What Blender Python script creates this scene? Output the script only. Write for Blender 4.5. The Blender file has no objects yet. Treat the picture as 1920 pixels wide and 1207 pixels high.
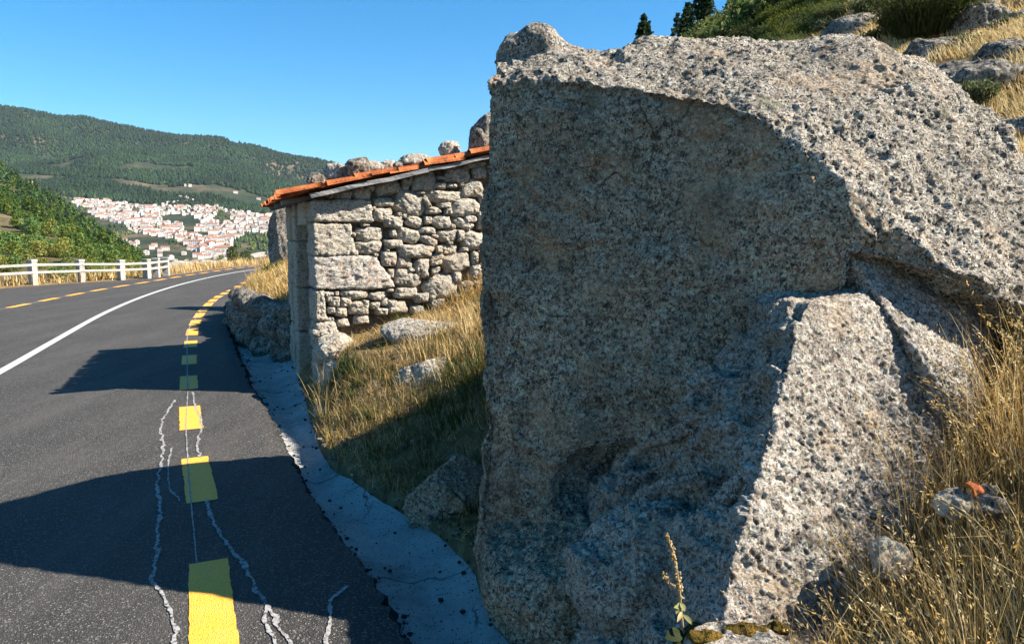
import bpy, math, random
import numpy as np
import openvdb as vdb
from mathutils import Vector, Matrix

R = math.radians
rnd = random.Random(11)
rng = np.random.default_rng(7)
scene = bpy.context.scene
COL = scene.collection

# ------------------------------------------------------------------ camera, sky, sun
CAM_Z, FPX, PITCH = 1.7, 1400.0, math.atan(163.5 / 1400.0)
cd = bpy.data.cameras.new('camera'); cam = bpy.data.objects.new('camera', cd); COL.objects.link(cam)
cam.location = (0, 0, CAM_Z); cam.rotation_euler = (R(90) - PITCH, 0, 0)
cd.sensor_width = 36.0; cd.lens = FPX / 1920.0 * 36.0; cd.clip_start = 0.05; cd.clip_end = 30000
scene.camera = cam

SUN_EL, SUN_AZ = R(39.0), R(-7.0)             # azimuth measured from +X towards +Y
SUN = np.array([math.cos(SUN_EL) * math.cos(SUN_AZ), math.cos(SUN_EL) * math.sin(SUN_AZ), math.sin(SUN_EL)])
w = bpy.data.worlds.new("World"); scene.world = w; w.use_nodes = True
nt = w.node_tree
sky = nt.nodes.new('ShaderNodeTexSky'); sky.sky_type = 'NISHITA'; sky.sun_disc = False
sky.sun_elevation = SUN_EL; sky.sun_rotation = R(90.0) - SUN_AZ
sky.altitude = 700; sky.air_density = 1.0; sky.dust_density = 0.15; sky.ozone_density = 6.0
hs = nt.nodes.new('ShaderNodeHueSaturation'); hs.inputs['Saturation'].default_value = 1.28; hs.inputs['Hue'].default_value = 0.490
bg = nt.nodes['Background']; nt.links.new(sky.outputs[0], hs.inputs['Color']); nt.links.new(hs.outputs[0], bg.inputs[0]); bg.inputs[1].default_value = 0.066
sl = bpy.data.lights.new('sun', 'SUN'); sl.energy = 5.0; sl.angle = R(0.5); sl.color = (1.0, 0.93, 0.82)
so = bpy.data.objects.new('sun', sl); COL.objects.link(so)
so.rotation_euler = Vector(SUN).to_track_quat('Z', 'Y').to_euler()
scene.view_settings.view_transform = 'Standard'; scene.view_settings.look = 'None'
scene.view_settings.exposure = 1.6; scene.view_settings.gamma = 1.0
scene.cycles.max_bounces = 6; scene.cycles.transparent_max_bounces = 8

# ------------------------------------------------------------------ pixel of the photograph -> point of the place
CP, SP = math.cos(PITCH), math.sin(PITCH)
def ray(px, py):
    a = (px - 960.0) / FPX; b = (603.5 - py) / FPX
    return np.array([a, CP + b * SP, -SP + b * CP])
def pt(px, py, d):                            # at forward distance d (world Y)
    r = ray(px, py); return np.array([0, 0, CAM_Z]) + r * (d / r[1])
def gp(px, py, z=0.0):                        # on the horizontal plane z
    r = ray(px, py); return np.array([0, 0, CAM_Z]) + r * ((z - CAM_Z) / r[2])
def onplane(px, py, p0, n):
    r = ray(px, py); o = np.array([0, 0, CAM_Z]); return o + r * (np.dot(p0 - o, n) / np.dot(r, n))

# ------------------------------------------------------------------ noise
def hsh(x, y, z, s):
    h = (x.astype(np.int64) * 374761393 + y.astype(np.int64) * 668265263 + z.astype(np.int64) * 2147483647 + s * 974711).astype(np.uint64) & np.uint64(0xFFFFFFFF)
    h = ((h ^ (h >> np.uint64(15))) * np.uint64(2246822519)) & np.uint64(0xFFFFFFFF)
    h = ((h ^ (h >> np.uint64(13))) * np.uint64(3266489917)) & np.uint64(0xFFFFFFFF)
    return (h ^ (h >> np.uint64(16))).astype(np.float64) / 4294967295.0
def vn(P, freq, s=0):
    Q = np.asarray(P) * freq + 100.37
    I = np.floor(Q); F = Q - I; I = I.astype(np.int64)
    F = F * F * F * (F * (F * 6 - 15) + 10)
    x, y, z = I[:, 0], I[:, 1], I[:, 2]; fx, fy, fz = F[:, 0], F[:, 1], F[:, 2]
    r = 0
    for dx in (0, 1):
        for dy in (0, 1):
            for dz in (0, 1):
                wgt = (fx if dx else 1 - fx) * (fy if dy else 1 - fy) * (fz if dz else 1 - fz)
                r = r + wgt * hsh(x + dx, y + dy, z + dz, s)
    return r * 2 - 1
def fbm(P, freq, octv=3, s=0, gain=0.5):
    r = 0; a = 1.0
    for k in range(octv):
        r = r + a * vn(P, freq * 2.03 ** k, s + 17 * k); a *= gain
    return r
def worley(P, freq, s=0):
    Q = np.asarray(P) * freq + 50.13; I = np.floor(Q).astype(np.int64); F = Q - I
    f1 = np.full(len(Q), 9.0); f2 = np.full(len(Q), 9.0); idv = np.zeros(len(Q))
    for dx in (-1, 0, 1):
        for dy in (-1, 0, 1):
            for dz in (-1, 0, 1):
                x, y, z = I[:, 0] + dx, I[:, 1] + dy, I[:, 2] + dz
                h = hsh(x, y, z, s)
                ax = dx + h - F[:, 0]; ay = dy + (h * 91.7) % 1.0 - F[:, 1]; az = dz + (h * 733.1) % 1.0 - F[:, 2]
                d = np.sqrt(ax * ax + ay * ay + az * az)
                m = d < f1
                f2 = np.where(m, f1, np.minimum(f2, d)); idv = np.where(m, (h * 5171.3) % 1.0, idv); f1 = np.where(m, d, f1)
    return f1, f2, idv
def sstep(a, b, x):
    t = np.clip((np.asarray(x, float) - a) / (b - a), 0, 1); return t * t * (3 - 2 * t)

# ------------------------------------------------------------------ objects
def mesh_data(name, V, F, mats=None, smooth=True, col=None, mi=None):
    V = np.asarray(V, np.float32); me = bpy.data.meshes.new(name)
    if isinstance(F, np.ndarray):
        n, k = F.shape
        me.vertices.add(len(V)); me.vertices.foreach_set('co', V.ravel())
        me.loops.add(n * k); me.loops.foreach_set('vertex_index', F.astype(np.int32).ravel())
        me.polygons.add(n); me.polygons.foreach_set('loop_start', np.arange(0, n * k, k, dtype=np.int32))
    else:
        me.from_pydata([tuple(map(float, v)) for v in V], [], [tuple(int(i) for i in f) for f in F])
    me.update(calc_edges=True)
    me.polygons.foreach_set('use_smooth', np.full(len(me.polygons), bool(smooth)))
    for m in (mats if isinstance(mats, (list, tuple)) else [mats]):
        if m: me.materials.append(m)
    if mi is not None: me.polygons.foreach_set('material_index', np.asarray(mi, np.int32))
    if col is not None:
        a = me.color_attributes.new('Col', 'FLOAT_COLOR', 'POINT')
        c = np.ones((len(V), 4), np.float32); c[:, :3] = col; a.data.foreach_set('color', c.ravel())
    me.update()
    return me
def tag(o, label=None, cat=None, group=None, kind=None):
    if label: o['label'] = label
    if cat: o['category'] = cat
    if group: o['group'] = group
    if kind: o['kind'] = kind
    return o
def obj(name, me, parent=None, loc=None):
    o = bpy.data.objects.new(name, me); COL.objects.link(o)
    if parent is not None: o.parent = parent
    if loc is not None: o.location = loc
    return o
def empty(name, loc, rz=0.0):
    o = bpy.data.objects.new(name, None); COL.objects.link(o); o.location = tuple(map(float, loc)); o.rotation_euler = (0, 0, rz)
    o.empty_display_size = 0.2
    return o
def catm(parts):                               # join [(V,F,[col])] of one face size
    V, F, C = [], [], []; n = 0
    for p in parts:
        V.append(p[0]); F.append(np.asarray(p[1]) + n); n += len(p[0])
        if len(p) > 2: C.append(p[2])
    return np.concatenate(V), np.concatenate(F), (np.concatenate(C) if C else None)
def gridF(nu, nv):                             # quads of a nu x nv grid of vertices (row-major, u rows)
    i = np.arange(nu - 1)[:, None] * nv + np.arange(nv - 1)[None, :]; i = i.ravel()
    return np.stack([i, i + 1, i + nv + 1, i + nv], 1)
def gridFc(nu, nv):                            # closed in v
    a = np.arange(nu - 1)[:, None]; b = np.arange(nv)[None, :]; b2 = (b + 1) % nv
    return np.stack([(a * nv + b).ravel(), (a * nv + b2).ravel(), ((a + 1) * nv + b2).ravel(), ((a + 1) * nv + b).ravel()], 1)
def boxVF(c, s, rot=None):
    v = np.array([[x, y, z] for x in (-1, 1) for y in (-1, 1) for z in (-1, 1)], float) * np.asarray(s) / 2
    if rot is not None: v = v @ np.asarray(rot).T
    return v + np.asarray(c), np.array([[0, 1, 3, 2], [4, 6, 7, 5], [0, 4, 5, 1], [2, 3, 7, 6], [0, 2, 6, 4], [1, 5, 7, 3]])
def frame(u, v, wv): return np.stack([u, v, wv], 1)
def nrm(v): v = np.asarray(v, float); return v / np.linalg.norm(v)
def tubeVF(P, rad, n=6):
    P = np.asarray(P, float); T = np.gradient(P, axis=0); T /= np.linalg.norm(T, axis=1)[:, None] + 1e-9
    ref = np.array([0.3, 0.2, 1.0]) if abs(T[0][2]) < 0.9 else np.array([1.0, 0.2, 0])
    A = np.cross(T, ref); A /= np.linalg.norm(A, axis=1)[:, None]; B = np.cross(T, A)
    th = np.linspace(0, 2 * np.pi, n, endpoint=False); rad = np.broadcast_to(rad, len(P))
    V = P[:, None] + rad[:, None, None] * (np.cos(th)[None, :, None] * A[:, None] + np.sin(th)[None, :, None] * B[:, None])
    return V.reshape(-1, 3), gridFc(len(P), n)
def subdiv(V, F):
    n = len(V); E = np.stack([F, np.roll(F, -1, 1)], 2).reshape(-1, 2); Es = np.sort(E, 1)
    U, inv = np.unique(Es[:, 0].astype(np.int64) * n + Es[:, 1], return_inverse=True)
    em = (V[U // n] + V[U % n]) / 2; fc = V[F].mean(1)
    e = inv.reshape(-1, 4) + n; c = np.arange(len(F)) + n + len(U)
    NF = np.concatenate([np.stack([F[:, k], e[:, k], c, e[:, k - 1]], 1) for k in range(4)])
    return np.concatenate([V, em, fc]), NF
def vnormals(V, F):
    N = np.zeros_like(V); fn = np.cross(V[F[:, 2]] - V[F[:, 0]], V[F[:, -1]] - V[F[:, 1]])
    for k in range(F.shape[1]):
        for a in range(3): N[:, a] += np.bincount(F[:, k], fn[:, a], len(V))
    return N / (np.linalg.norm(N, axis=1)[:, None] + 1e-12)

# ------------------------------------------------------------------ materials
class NT:
    def __init__(s, name, rough=0.85, spec=0.3):
        s.m = bpy.data.materials.new(name); s.m.use_nodes = True; s.t = s.m.node_tree; s.p = s.t.nodes['Principled BSDF']
        s.p.inputs['Roughness'].default_value = rough; s.p.inputs['Specular IOR Level'].default_value = spec
        s.tc = s.n('ShaderNodeTexCoord').outputs['Object']
    def n(s, t): return s.t.nodes.new(t)
    def l(s, a, b): s.t.links.new(a, b)
    def setv(s, sock, v):
        if isinstance(v, bpy.types.NodeSocket): s.l(v, sock)
        elif isinstance(v, (tuple, list)) and sock.type == 'RGBA': sock.default_value = (*v, 1) if len(v) == 3 else v
        else: sock.default_value = v
    def noise(s, sc, det=4, rough=0.6, dist=0.0, vec=None):
        k = s.n('ShaderNodeTexNoise'); k.inputs['Scale'].default_value = sc; k.inputs['Detail'].default_value = det
        k.inputs['Roughness'].default_value = rough; k.inputs['Distortion'].default_value = dist
        s.l(vec or s.tc, k.inputs['Vector']); return k.outputs['Fac']
    def voro(s, sc, feat='F1', vec=None, rnd_=1.0):
        k = s.n('ShaderNodeTexVoronoi'); k.inputs['Scale'].default_value = sc; k.feature = feat; k.inputs['Randomness'].default_value = rnd_
        s.l(vec or s.tc, k.inputs['Vector']); return k
    def ramp(s, f, pts, interp='LINEAR'):
        k = s.n('ShaderNodeValToRGB'); k.color_ramp.interpolation = interp; e = k.color_ramp.elements
        while len(e) < len(pts): e.new(0.5)
        for a, (p, c) in zip(e, pts):
            a.position = p; a.color = (*c, 1) if isinstance(c, (tuple, list)) else (c, c, c, 1)
        s.l(f, k.inputs[0]); return k.outputs[0]
    def mix(s, f, a, b, mode='MIX'):
        k = s.n('ShaderNodeMix'); k.data_type = 'RGBA'; k.blend_type = mode
        s.setv(k.inputs[0], f); s.setv(k.inputs[6], a); s.setv(k.inputs[7], b); return k.outputs[2]
    def math(s, op, a, b=0.0):
        k = s.n('ShaderNodeMath'); k.operation = op; s.setv(k.inputs[0], a); s.setv(k.inputs[1], b); return k.outputs[0]
    def mapv(s, scale=(1, 1, 1), rot=(0, 0, 0), vec=None):
        k = s.n('ShaderNodeMapping'); k.inputs['Scale'].default_value = scale; k.inputs['Rotation'].default_value = rot
        s.l(vec or s.tc, k.inputs['Vector']); return k.outputs[0]
    def warp(s, sc, amt):
        k = s.n('ShaderNodeTexNoise'); k.inputs['Scale'].default_value = sc; k.inputs['Detail'].default_value = 2; s.l(s.tc, k.inputs['Vector'])
        a = s.n('ShaderNodeVectorMath'); a.operation = 'MULTIPLY_ADD'; s.l(k.outputs['Color'], a.inputs[0]); a.inputs[1].default_value = (amt,) * 3; s.l(s.tc, a.inputs[2])
        return a.outputs[0]
    def attr(s, name='Col'):
        k = s.n('ShaderNodeAttribute'); k.attribute_name = name; return k.outputs['Color']
    def bump(s, h, dist=0.01, st=1.0):
        k = s.n('ShaderNodeBump'); k.inputs['Strength'].default_value = st; k.inputs['Distance'].default_value = dist; s.l(h, k.inputs['Height']); s.l(k.outputs[0], s.p.inputs['Normal'])
    def col(s, c): s.setv(s.p.inputs['Base Color'], c); return s.m

def granite(name, pale=(.84, .63, .45), mid=(.49, .35, .23), dark=(.02, .018, .016), lich=(.20, .20, .13), cs=34.0, bumpd=.02, lichen=.5, orange=0.0, stain=.55, dk=1.0):
    k = NT(name, .9, .2)
    wv = k.warp(30, .025)
    st = k.mapv((1.0, 1.0, 1.8), (0.5, 0.45, 0.35), wv)
    v1 = k.voro(cs, vec=st); v2 = k.voro(cs * 3.1, vec=k.mapv((1.5, 1, 1), (.3, .8, .2), wv)); v3 = k.voro(cs * 1.7, vec=k.mapv((1, 2.1, 1), (.9, .2, .6), wv))
    def ch(v, i):
        q = k.n('ShaderNodeSeparateColor'); k.l(v.outputs['Color'], q.inputs[0]); return q.outputs[i]
    sc = lambda t, f: tuple(min(.85, f * q) for q in t)
    c1 = k.ramp(ch(v1, 0), [(0, sc(mid, .55)), (.25, mid), (.5, sc(mid, 1.35)), (.72, pale), (1, sc(pale, 1.3))])
    c3 = k.ramp(ch(v3, 1), [(0, dark), (.16, dark), (.24, sc(mid, .7)), (.6, sc(mid, 1.2)), (.85, pale), (1, sc(pale, 1.35))])
    c = k.mix(.5, c1, c3)
    c = k.mix(k.ramp(ch(v2, 0), [(.13, .9 * dk), (.19, 0.0)]), c, dark)
    c = k.mix(k.ramp(ch(v2, 1), [(.86, 0.0), (.92, .55)]), c, sc(pale, 1.6))
    c = k.mix(k.ramp(k.noise(210, 3, .7), [(.36, .65 * dk), (.5, 0.0)]), c, dark)
    edge = k.voro(cs, 'DISTANCE_TO_EDGE', st).outputs['Distance']
    c = k.mix(k.ramp(edge, [(0, .7 * dk), (.07, 0.0)]), c, dark)
    c = k.mix(k.ramp(k.noise(1.1, 5, .65), [(.36, stain), (.60, 0.0)]), c, (.045, .036, .028))
    c = k.mix(k.ramp(k.noise(2.7, 5, .7), [(.52, 0.0), (.70, .5)]), c, sc((pale[0], pale[1] * .80, pale[2] * .60), .8))
    lv_ = k.voro(3.4, vec=k.warp(16, .09)); lr = k.math('ADD', lv_.outputs['Distance'], k.math('MULTIPLY', k.noise(24, 4, .7), .25))
    c = k.mix(k.math('MULTIPLY', k.ramp(lr, [(.27, 1.0), (.33, 0.0)]), k.math('MULTIPLY', k.math('GREATER_THAN', ch(lv_, 2), .72), lichen)), c, lich)
    c = k.mix(k.ramp(k.noise(6, 6, .72, .4), [(.61, 0.0), (.69, lichen * .8)]), c, lich)
    c = k.mix(k.ramp(k.noise(8, 6, .75, .3), [(.60, 0.0), (.67, .8)]), c, (.02, .018, .016))
    vn_ = k.voro(1.5, 'DISTANCE_TO_EDGE', k.warp(7, .16)).outputs['Distance']; c = k.mix(k.math('MULTIPLY', k.ramp(vn_, [(.004, 1.0), (.014, 0.0)]), k.ramp(k.noise(1.6, 2), [(.57, 0.0), (.64, .8)])), c, (.012, .011, .010))
    c = k.mix(k.ramp(k.noise(2.2, 5, .7, .2, k.mapv((1.6, 1.6, .35))), [(.54, 0.0), (.70, .45)]), c, (.06, .048, .036))
    if orange > 0:
        on = k.noise(17, 4, .6, .5); c = k.mix(k.ramp(on, [(.58, 0.0), (.66, orange)]), c, (.42, .15, .03))
    h = k.math('ADD', k.math('ADD', k.math('MULTIPLY', ch(v3, 0), .5), k.math('MULTIPLY', v1.outputs['Distance'], .4)), k.math('MULTIPLY', k.noise(110, 5, .75), 1.0))
    k.bump(h, bumpd)
    return k.col(c)
M = {}
M['face'] = granite('granite_split_shade', stain=.45, dk=.85)  # shade copy of the granite: colour warmed and lifted against dim blue skylight
M['boulder'] = granite('granite_weathered', pale=(.72, .64, .54), mid=(.52, .44, .355), lichen=.5, stain=.22, dk=.75)
M['wall'] = granite('granite_masonry', pale=(.74, .65, .53), mid=(.52, .44, .34), dark=(.06, .05, .036), lichen=.35, cs=42, stain=.2, dk=.5)
M['quoin'] = granite('granite_rusty', pale=(.80, .72, .62), mid=(.60, .52, .43), lichen=.3, cs=42, stain=.1, orange=.75, dk=.5)
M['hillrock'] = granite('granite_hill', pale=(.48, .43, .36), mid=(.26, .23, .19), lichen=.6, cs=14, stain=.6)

M['top'] = granite('granite_lichen_shadowed', pale=(.70, .62, .52), mid=(.48, .41, .325), lichen=.7, stain=.40, dk=1.15)  # lichen, plus a darker base standing in for tiny shadows on the rough top
k = NT('mortar_earth', .95, .1); M['mortar'] = k.col(k.ramp(k.noise(30, 4), [(.3, (.05, .04, .03)), (.7, (.20, .155, .105))]))
k = NT('asphalt', .82, .35)
sp = k.voro(150); s1 = k.n('ShaderNodeSeparateColor'); k.l(sp.outputs['Color'], s1.inputs[0])
c = k.ramp(s1.outputs[0], [(0, (.009, .0082, .0075)), (.66, (.021, .019, .017)), (.88, (.065, .060, .054)), (1, (.26, .24, .21))])
c = k.mix(k.ramp(k.noise(260, 2), [(.4, 0.0), (.75, .6)]), c, (.08, .075, .07))
c = k.mix(k.ramp(k.noise(.7, 5, .6), [(.42, .0), (.7, .35)]), c, (.07, .063, .055))
c = k.mix(k.ramp(k.noise(2.2, 5, .7, .0, k.mapv((1.0, .16, 1), (0, 0, R(-20)))), [(.46, .0), (.68, .42)]), c, (.10, .09, .078))
k.bump(k.math('ADD', sp.outputs['Distance'], k.noise(120, 3)), .006); M['asphalt'] = k.col(c)
k = NT('asphalt_broken', .9, .25); k.bump(k.noise(60, 4), .02); M['asphalt_edge'] = k.col(k.ramp(k.noise(90, 3), [(.35, (.012, .012, .012)), (.7, (.05, .048, .046))]))
def paint(name, c1, c2):
    k = NT(name, .6, .4); n = k.noise(160, 4, .7); c = k.mix(k.ramp(n, [(.36, .8), (.45, 0.0)]), c1, (.07, .06, .045))
    c = k.mix(k.ramp(k.noise(11, 6, .8, .4), [(.30, .55), (.42, 0.0)]), c, (.09, .075, .05))
    c = k.mix(k.ramp(k.noise(7, 5, .7), [(.4, 0.0), (.75, .5)]), c, c2); k.bump(k.voro(150).outputs['Distance'], .004); return k.col(c)
M['yellow'] = paint('yellow_paint', (.93, .40, .035), (.80, .37, .10))
M['white'] = paint('white_paint', (.52, .51, .48), (.40, .385, .36))
k = NT('pale_drip', .7); M['drip'] = k.col(k.ramp(k.noise(38, 6, .8), [(.40, (.04, .038, .036)), (.52, (.30, .29, .28))]))
k = NT('gutter_concrete', .88, .25)
c = k.ramp(k.noise(5, 6, .65), [(.3, (.38, .365, .345)), (.7, (.60, .58, .55))])
c = k.mix(k.ramp(k.noise(140, 4, .7), [(.35, .5), (.5, 0.0)]), c, (.13, .125, .12))
c = k.mix(k.ramp(k.noise(1.4, 5, .7, .6), [(.50, 0.0), (.70, .6)]), c, (.13, .115, .10))
sx = k.n('ShaderNodeSeparateXYZ'); k.l(k.warp(3, .35), sx.inputs[0])
jn = k.math('ABSOLUTE', k.math('SUBTRACT', k.math('FRACT', k.math('MULTIPLY', sx.outputs[1], .62)), .5))
c = k.mix(k.ramp(jn, [(.003, .6), (.008, 0.0)]), c, (.03, .028, .026))
cr = k.voro(1.3, 'DISTANCE_TO_EDGE', k.warp(9, .12)).outputs['Distance']; c = k.mix(k.math('MULTIPLY', k.ramp(cr, [(.004, 1.0), (.012, 0.0)]), k.ramp(k.noise(1.1, 2), [(.58, 0.0), (.64, .8)])), c, (.04, .037, .033))
sp2 = k.voro(70); s2 = k.n('ShaderNodeSeparateColor'); k.l(sp2.outputs['Color'], s2.inputs[0])
c = k.mix(k.math('MULTIPLY', k.ramp(s2.outputs[0], [(.80, 0.0), (.84, .8)]), k.ramp(sp2.outputs['Distance'], [(.3, 1.0), (.45, 0.0)])), c, (.05, .046, .042))
k.bump(k.noise(75, 5, .75), .02); M['concrete'] = k.col(c)
k = NT('rail_concrete', .8, .3); c = k.ramp(k.noise(3, 6, .7), [(.3, (.28, .265, .235)), (.7, (.38, .365, .335))]); k.bump(k.noise(40, 4), .005)
c = k.mix(k.ramp(k.noise(2.3, 6, .75, .5), [(.50, 0.0), (.68, .6)]), c, (.13, .12, .10))
M['rail'] = k.col(c)
k = NT('dry_soil', .95, .1)
c = k.ramp(k.noise(9, 7, .7), [(.28, (.06, .038, .02)), (.5, (.22, .145, .072)), (.72, (.42, .30, .15))])
c = k.mix(k.ramp(k.noise(1.7, 5, .7), [(.56, 0.0), (.7, .45)]), c, (.05, .06, .018)); k.bump(k.noise(26, 6, .7), .05); M['soil'] = k.col(c)
k = NT('hill_ground', .95, .1)
c = k.ramp(k.noise(.05, 8, .7), [(.32, (.03, .045, .018)), (.52, (.10, .08, .04)), (.7, (.18, .135, .08))]); k.bump(k.noise(.4, 6, .7), 1.0); M['hill'] = k.col(c)
k = NT('mountain_ground', .95, .1)
c = k.ramp(k.noise(.006, 9, .7), [(.34, (.016, .028, .016)), (.50, (.04, .046, .024)), (.60, (.12, .09, .056)), (.72, (.21, .155, .105))]); k.bump(k.noise(.05, 6, .7), 6.0); M['mountain'] = k.col(c)
k = NT('attr_leaf', .8, .2); M['leaf'] = k.m; k.col(k.attr())
def trans(mk, amt):                            # light coming through thin blades and leaves
    t = mk.node_tree; p = t.nodes['Principled BSDF']; o = t.nodes['Material Output']
    tr = t.nodes.new('ShaderNodeBsdfTranslucent'); mx = t.nodes.new('ShaderNodeMixShader'); mx.inputs[0].default_value = amt
    at = [n for n in t.nodes if n.type == 'ATTRIBUTE'][0]
    t.links.new(at.outputs['Color'], tr.inputs[0]); t.links.new(p.outputs[0], mx.inputs[1]); t.links.new(tr.outputs[0], mx.inputs[2]); t.links.new(mx.outputs[0], o.inputs[0])
trans(M['leaf'], .36)
k = NT('attr_far_tree', .9, .1); k.col(k.attr()); M['fartree'] = k.m
k = NT('terracotta', .8, .25)
c = k.ramp(k.noise(6, 6, .7), [(.28, (.17, .042, .014)), (.5, (.36, .095, .024)), (.72, (.46, .17, .06))])
c = k.mix(k.ramp(k.noise(14, 5, .7), [(.54, 0.0), (.66, .8)]), c, (.07, .038, .024)); k.bump(k.noise(45, 4), .012); M['tile'] = k.col(c)
k = NT('grey_board', .85, .2)
c = k.ramp(k.noise(12, 6, .7, .3, k.mapv((.35, 1.0, 7.0))), [(.3, (.08, .075, .072)), (.55, (.22, .215, .21)), (.75, (.36, .35, .34))]); k.bump(k.noise(30, 4, .6, 0, k.mapv((.2, 1, 5))), .006); M['board'] = k.col(c)
k = NT('dark_wood', .85, .2); M['darkwood'] = k.col(k.ramp(k.noise(14, 5, .6, 0, k.mapv((3, 3, .3))), [(.3, (.025, .02, .016)), (.7, (.08, .065, .05))]))
k = NT('bark', .9, .1); k.bump(k.noise(20, 4), .03); M['bark'] = k.col(k.ramp(k.noise(12, 4), [(.3, (.05, .035, .025)), (.7, (.16, .11, .075))]))
k = NT('town_wall', .8, .2); M['plaster'] = k.col(k.mix(k.ramp(k.noise(.08, 3), [(.42, 0.0), (.6, .6)]), (.60, .575, .54), (.48, .41, .33)))
k = NT('town_roof', .8, .2); M['roof'] = k.col(k.ramp(k.noise(.05, 3), [(.35, (.23, .10, .06)), (.65, (.32, .17, .115))]))
k = NT('moss', .95, .05); k.bump(k.noise(90, 4), .02); M['moss'] = k.col(k.ramp(k.noise(40, 4), [(.3, (.05, .038, .010)), (.7, (.17, .105, .022))]))
k = NT('cloud_wisp', 1.0, .0); M['metal'] = NT('mast_metal', .5).col((.35, .35, .36))

# ------------------------------------------------------------------ rocks as signed distance fields
def plane3(A, B, C, out):
    n = nrm(np.cross(B - A, C - A))
    if np.dot(n, out) < 0: n = -n
    return n, float(np.dot(n, A))
def smax(a, b, kk):
    h = np.clip(.5 + .5 * (a - b) / kk, 0, 1); return b * (1 - h) + a * h + kk * h * (1 - h)
def smin(a, b, kk): return -smax(-a, -b, kk)
def seg_dist(P, A, B):
    ab = B - A; t = np.clip(((P - A) @ ab) / np.dot(ab, ab), 0, 1); return np.linalg.norm(P - A - t[:, None] * ab, axis=1)
def sdf_mesh(fn, lo, hi, vox, sub=1):
    lo = np.asarray(lo, float); hi = np.asarray(hi, float)
    n = np.ceil((hi - lo) / vox).astype(int) + 1
    ax = [lo[i] + vox * np.arange(n[i]) for i in range(3)]
    D = np.empty(n, np.float32)
    yy, zz = np.meshgrid(ax[1], ax[2], indexing='ij')
    base = np.stack([np.zeros(yy.size), yy.ravel(), zz.ravel()], 1)
    CH = 16
    for i in range(0, n[0], CH):
        xs = ax[0][i:i + CH]; P = np.repeat(base[None], len(xs), 0).copy(); P[:, :, 0] = xs[:, None]
        D[i:i + CH] = fn(P.reshape(-1, 3)).reshape(len(xs), n[1], n[2])
    D[0] = D[-1] = 1; D[:, 0] = D[:, -1] = 1; D[:, :, 0] = D[:, :, -1] = 1
    D = np.clip(D, -3 * vox, 3 * vox)
    g = vdb.FloatGrid(3 * vox); g.copyFromArray(D.astype(np.float32))
    V, Q = g.convertToQuads(0.0)
    V = np.asarray(V, float) * vox + lo; F = np.asarray(Q, np.int64)
    N = vnormals(V, F); e = .01
    if np.mean(fn(V[:2000] + N[:2000] * e) - fn(V[:2000] - N[:2000] * e)) < 0: F = F[:, ::-1].copy()
    for _ in range(sub): V, F = subdiv(V, F)
    return V, F
def roughen(V, F, knob=.012, und=.03, wgt=None, s=0, fk=26.0):
    N = vnormals(V, F)
    d = und * fbm(V, 2.1, 3, s) + und * .35 * fbm(V, 8, 2, s + 5)
    wp = V + .02 * np.stack([vn(V, 14, s + 71), vn(V, 14, s + 72), vn(V, 14, s + 73)], 1)
    fa1, fa2, ia = worley(wp * [1, 1, 1.35], fk * .8, s + 3); fb1, fb2, ib = worley(wp @ np.array([[.8, 0, .6], [0, 1.2, 0], [-.6, 0, .8]]), fk * 1.75, s + 4)
    m = sstep(-.45, .5, vn(V, 3.2, s + 9)); m2 = sstep(-.3, .4, vn(V, 6.5, s + 13))
    rough = fbm(wp, fk * .6, 4, s + 21, .66)
    kn = knob * (1.5 * np.maximum(ia - .5, -.16) * sstep(0, .38, fa2 - fa1) * (.4 + .6 * m2) + 1.4 * np.maximum(ib - .5, -.18) * sstep(0, .4, fb2 - fb1) + 1.0 * rough * (.5 + .6 * m))
    an = wp @ np.array([[.80, .0, .6], [0, 1.0, 0], [-.6 * .42, 0, .8 * .42]]).T
    pit = -knob * (.9 * sstep(.44, .78, vn(an, fk * 1.5, s + 33)) * (.3 + .9 * m) + .35 * sstep(.62, .9, vn(an, fk * .5, s + 35)))
    if wgt is None: wgt = 1.0
    d = d + (kn + pit) * wgt
    return V + N * d[:, None]

# star-shaped boulder for everything smaller
def cubesphere(n):
    a = np.tan(np.linspace(-1, 1, n + 1) * np.pi / 4)
    u, v = np.meshgrid(a, a, indexing='ij'); o = np.ones_like(u); Vs, Fs = [], []; f = gridF(n + 1, n + 1)
    for i, (x, y, z) in enumerate([(o, u, v), (-o, v, u), (v, o, u), (u, -o, v), (u, v, o), (v, u, -o)]):
        Vs.append(np.stack([x, y, z], -1).reshape(-1, 3)); Fs.append(f + i * (n + 1) ** 2)
    V = np.concatenate(Vs); V /= np.linalg.norm(V, axis=1)[:, None]; F = np.concatenate(Fs)
    key = np.round(V * 1e5).astype(np.int64); _, ix, inv = np.unique(key, axis=0, return_index=True, return_inverse=True)
    return V[ix], inv.ravel()[F]
_cs = {}
def rock_VF(size, seed, n=24, cuts=9, rot=0.0, knob=.01, und=.03, sharp=.09, fk=26.0):
    if n not in _cs: _cs[n] = cubesphere(n)
    D, F = _cs[n]; r = np.random.default_rng(seed)
    val = np.linalg.norm(D, axis=1) * 1.0 - 0.0; rad = np.full(len(D), 1.0)
    inv = np.ones(len(D))
    for _ in range(cuts):
        nn = nrm(r.normal(size=3)); off = r.uniform(.62, .92); inv = smax(inv, (D @ nn) / off, sharp)
    V = D / inv[:, None]; V = (V - (V.max(0) + V.min(0)) / 2) / (V.max(0) - V.min(0)) * np.asarray(size)
    cr, sr = math.cos(rot), math.sin(rot); V = V @ np.array([[cr, sr, 0], [-sr, cr, 0], [0, 0, 1]])
    q = V + seed * 3.1
    N = vnormals(V, F); d = und * fbm(q, 1.6 / max(size), 3, seed) * max(size) * .5
    f1, _, _ = worley(q, fk, seed)
    d = d + knob * ((.55 - f1) + .9 * fbm(q, fk * .7, 3, seed + 4, .6))
    return V + N * d[:, None], F
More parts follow.
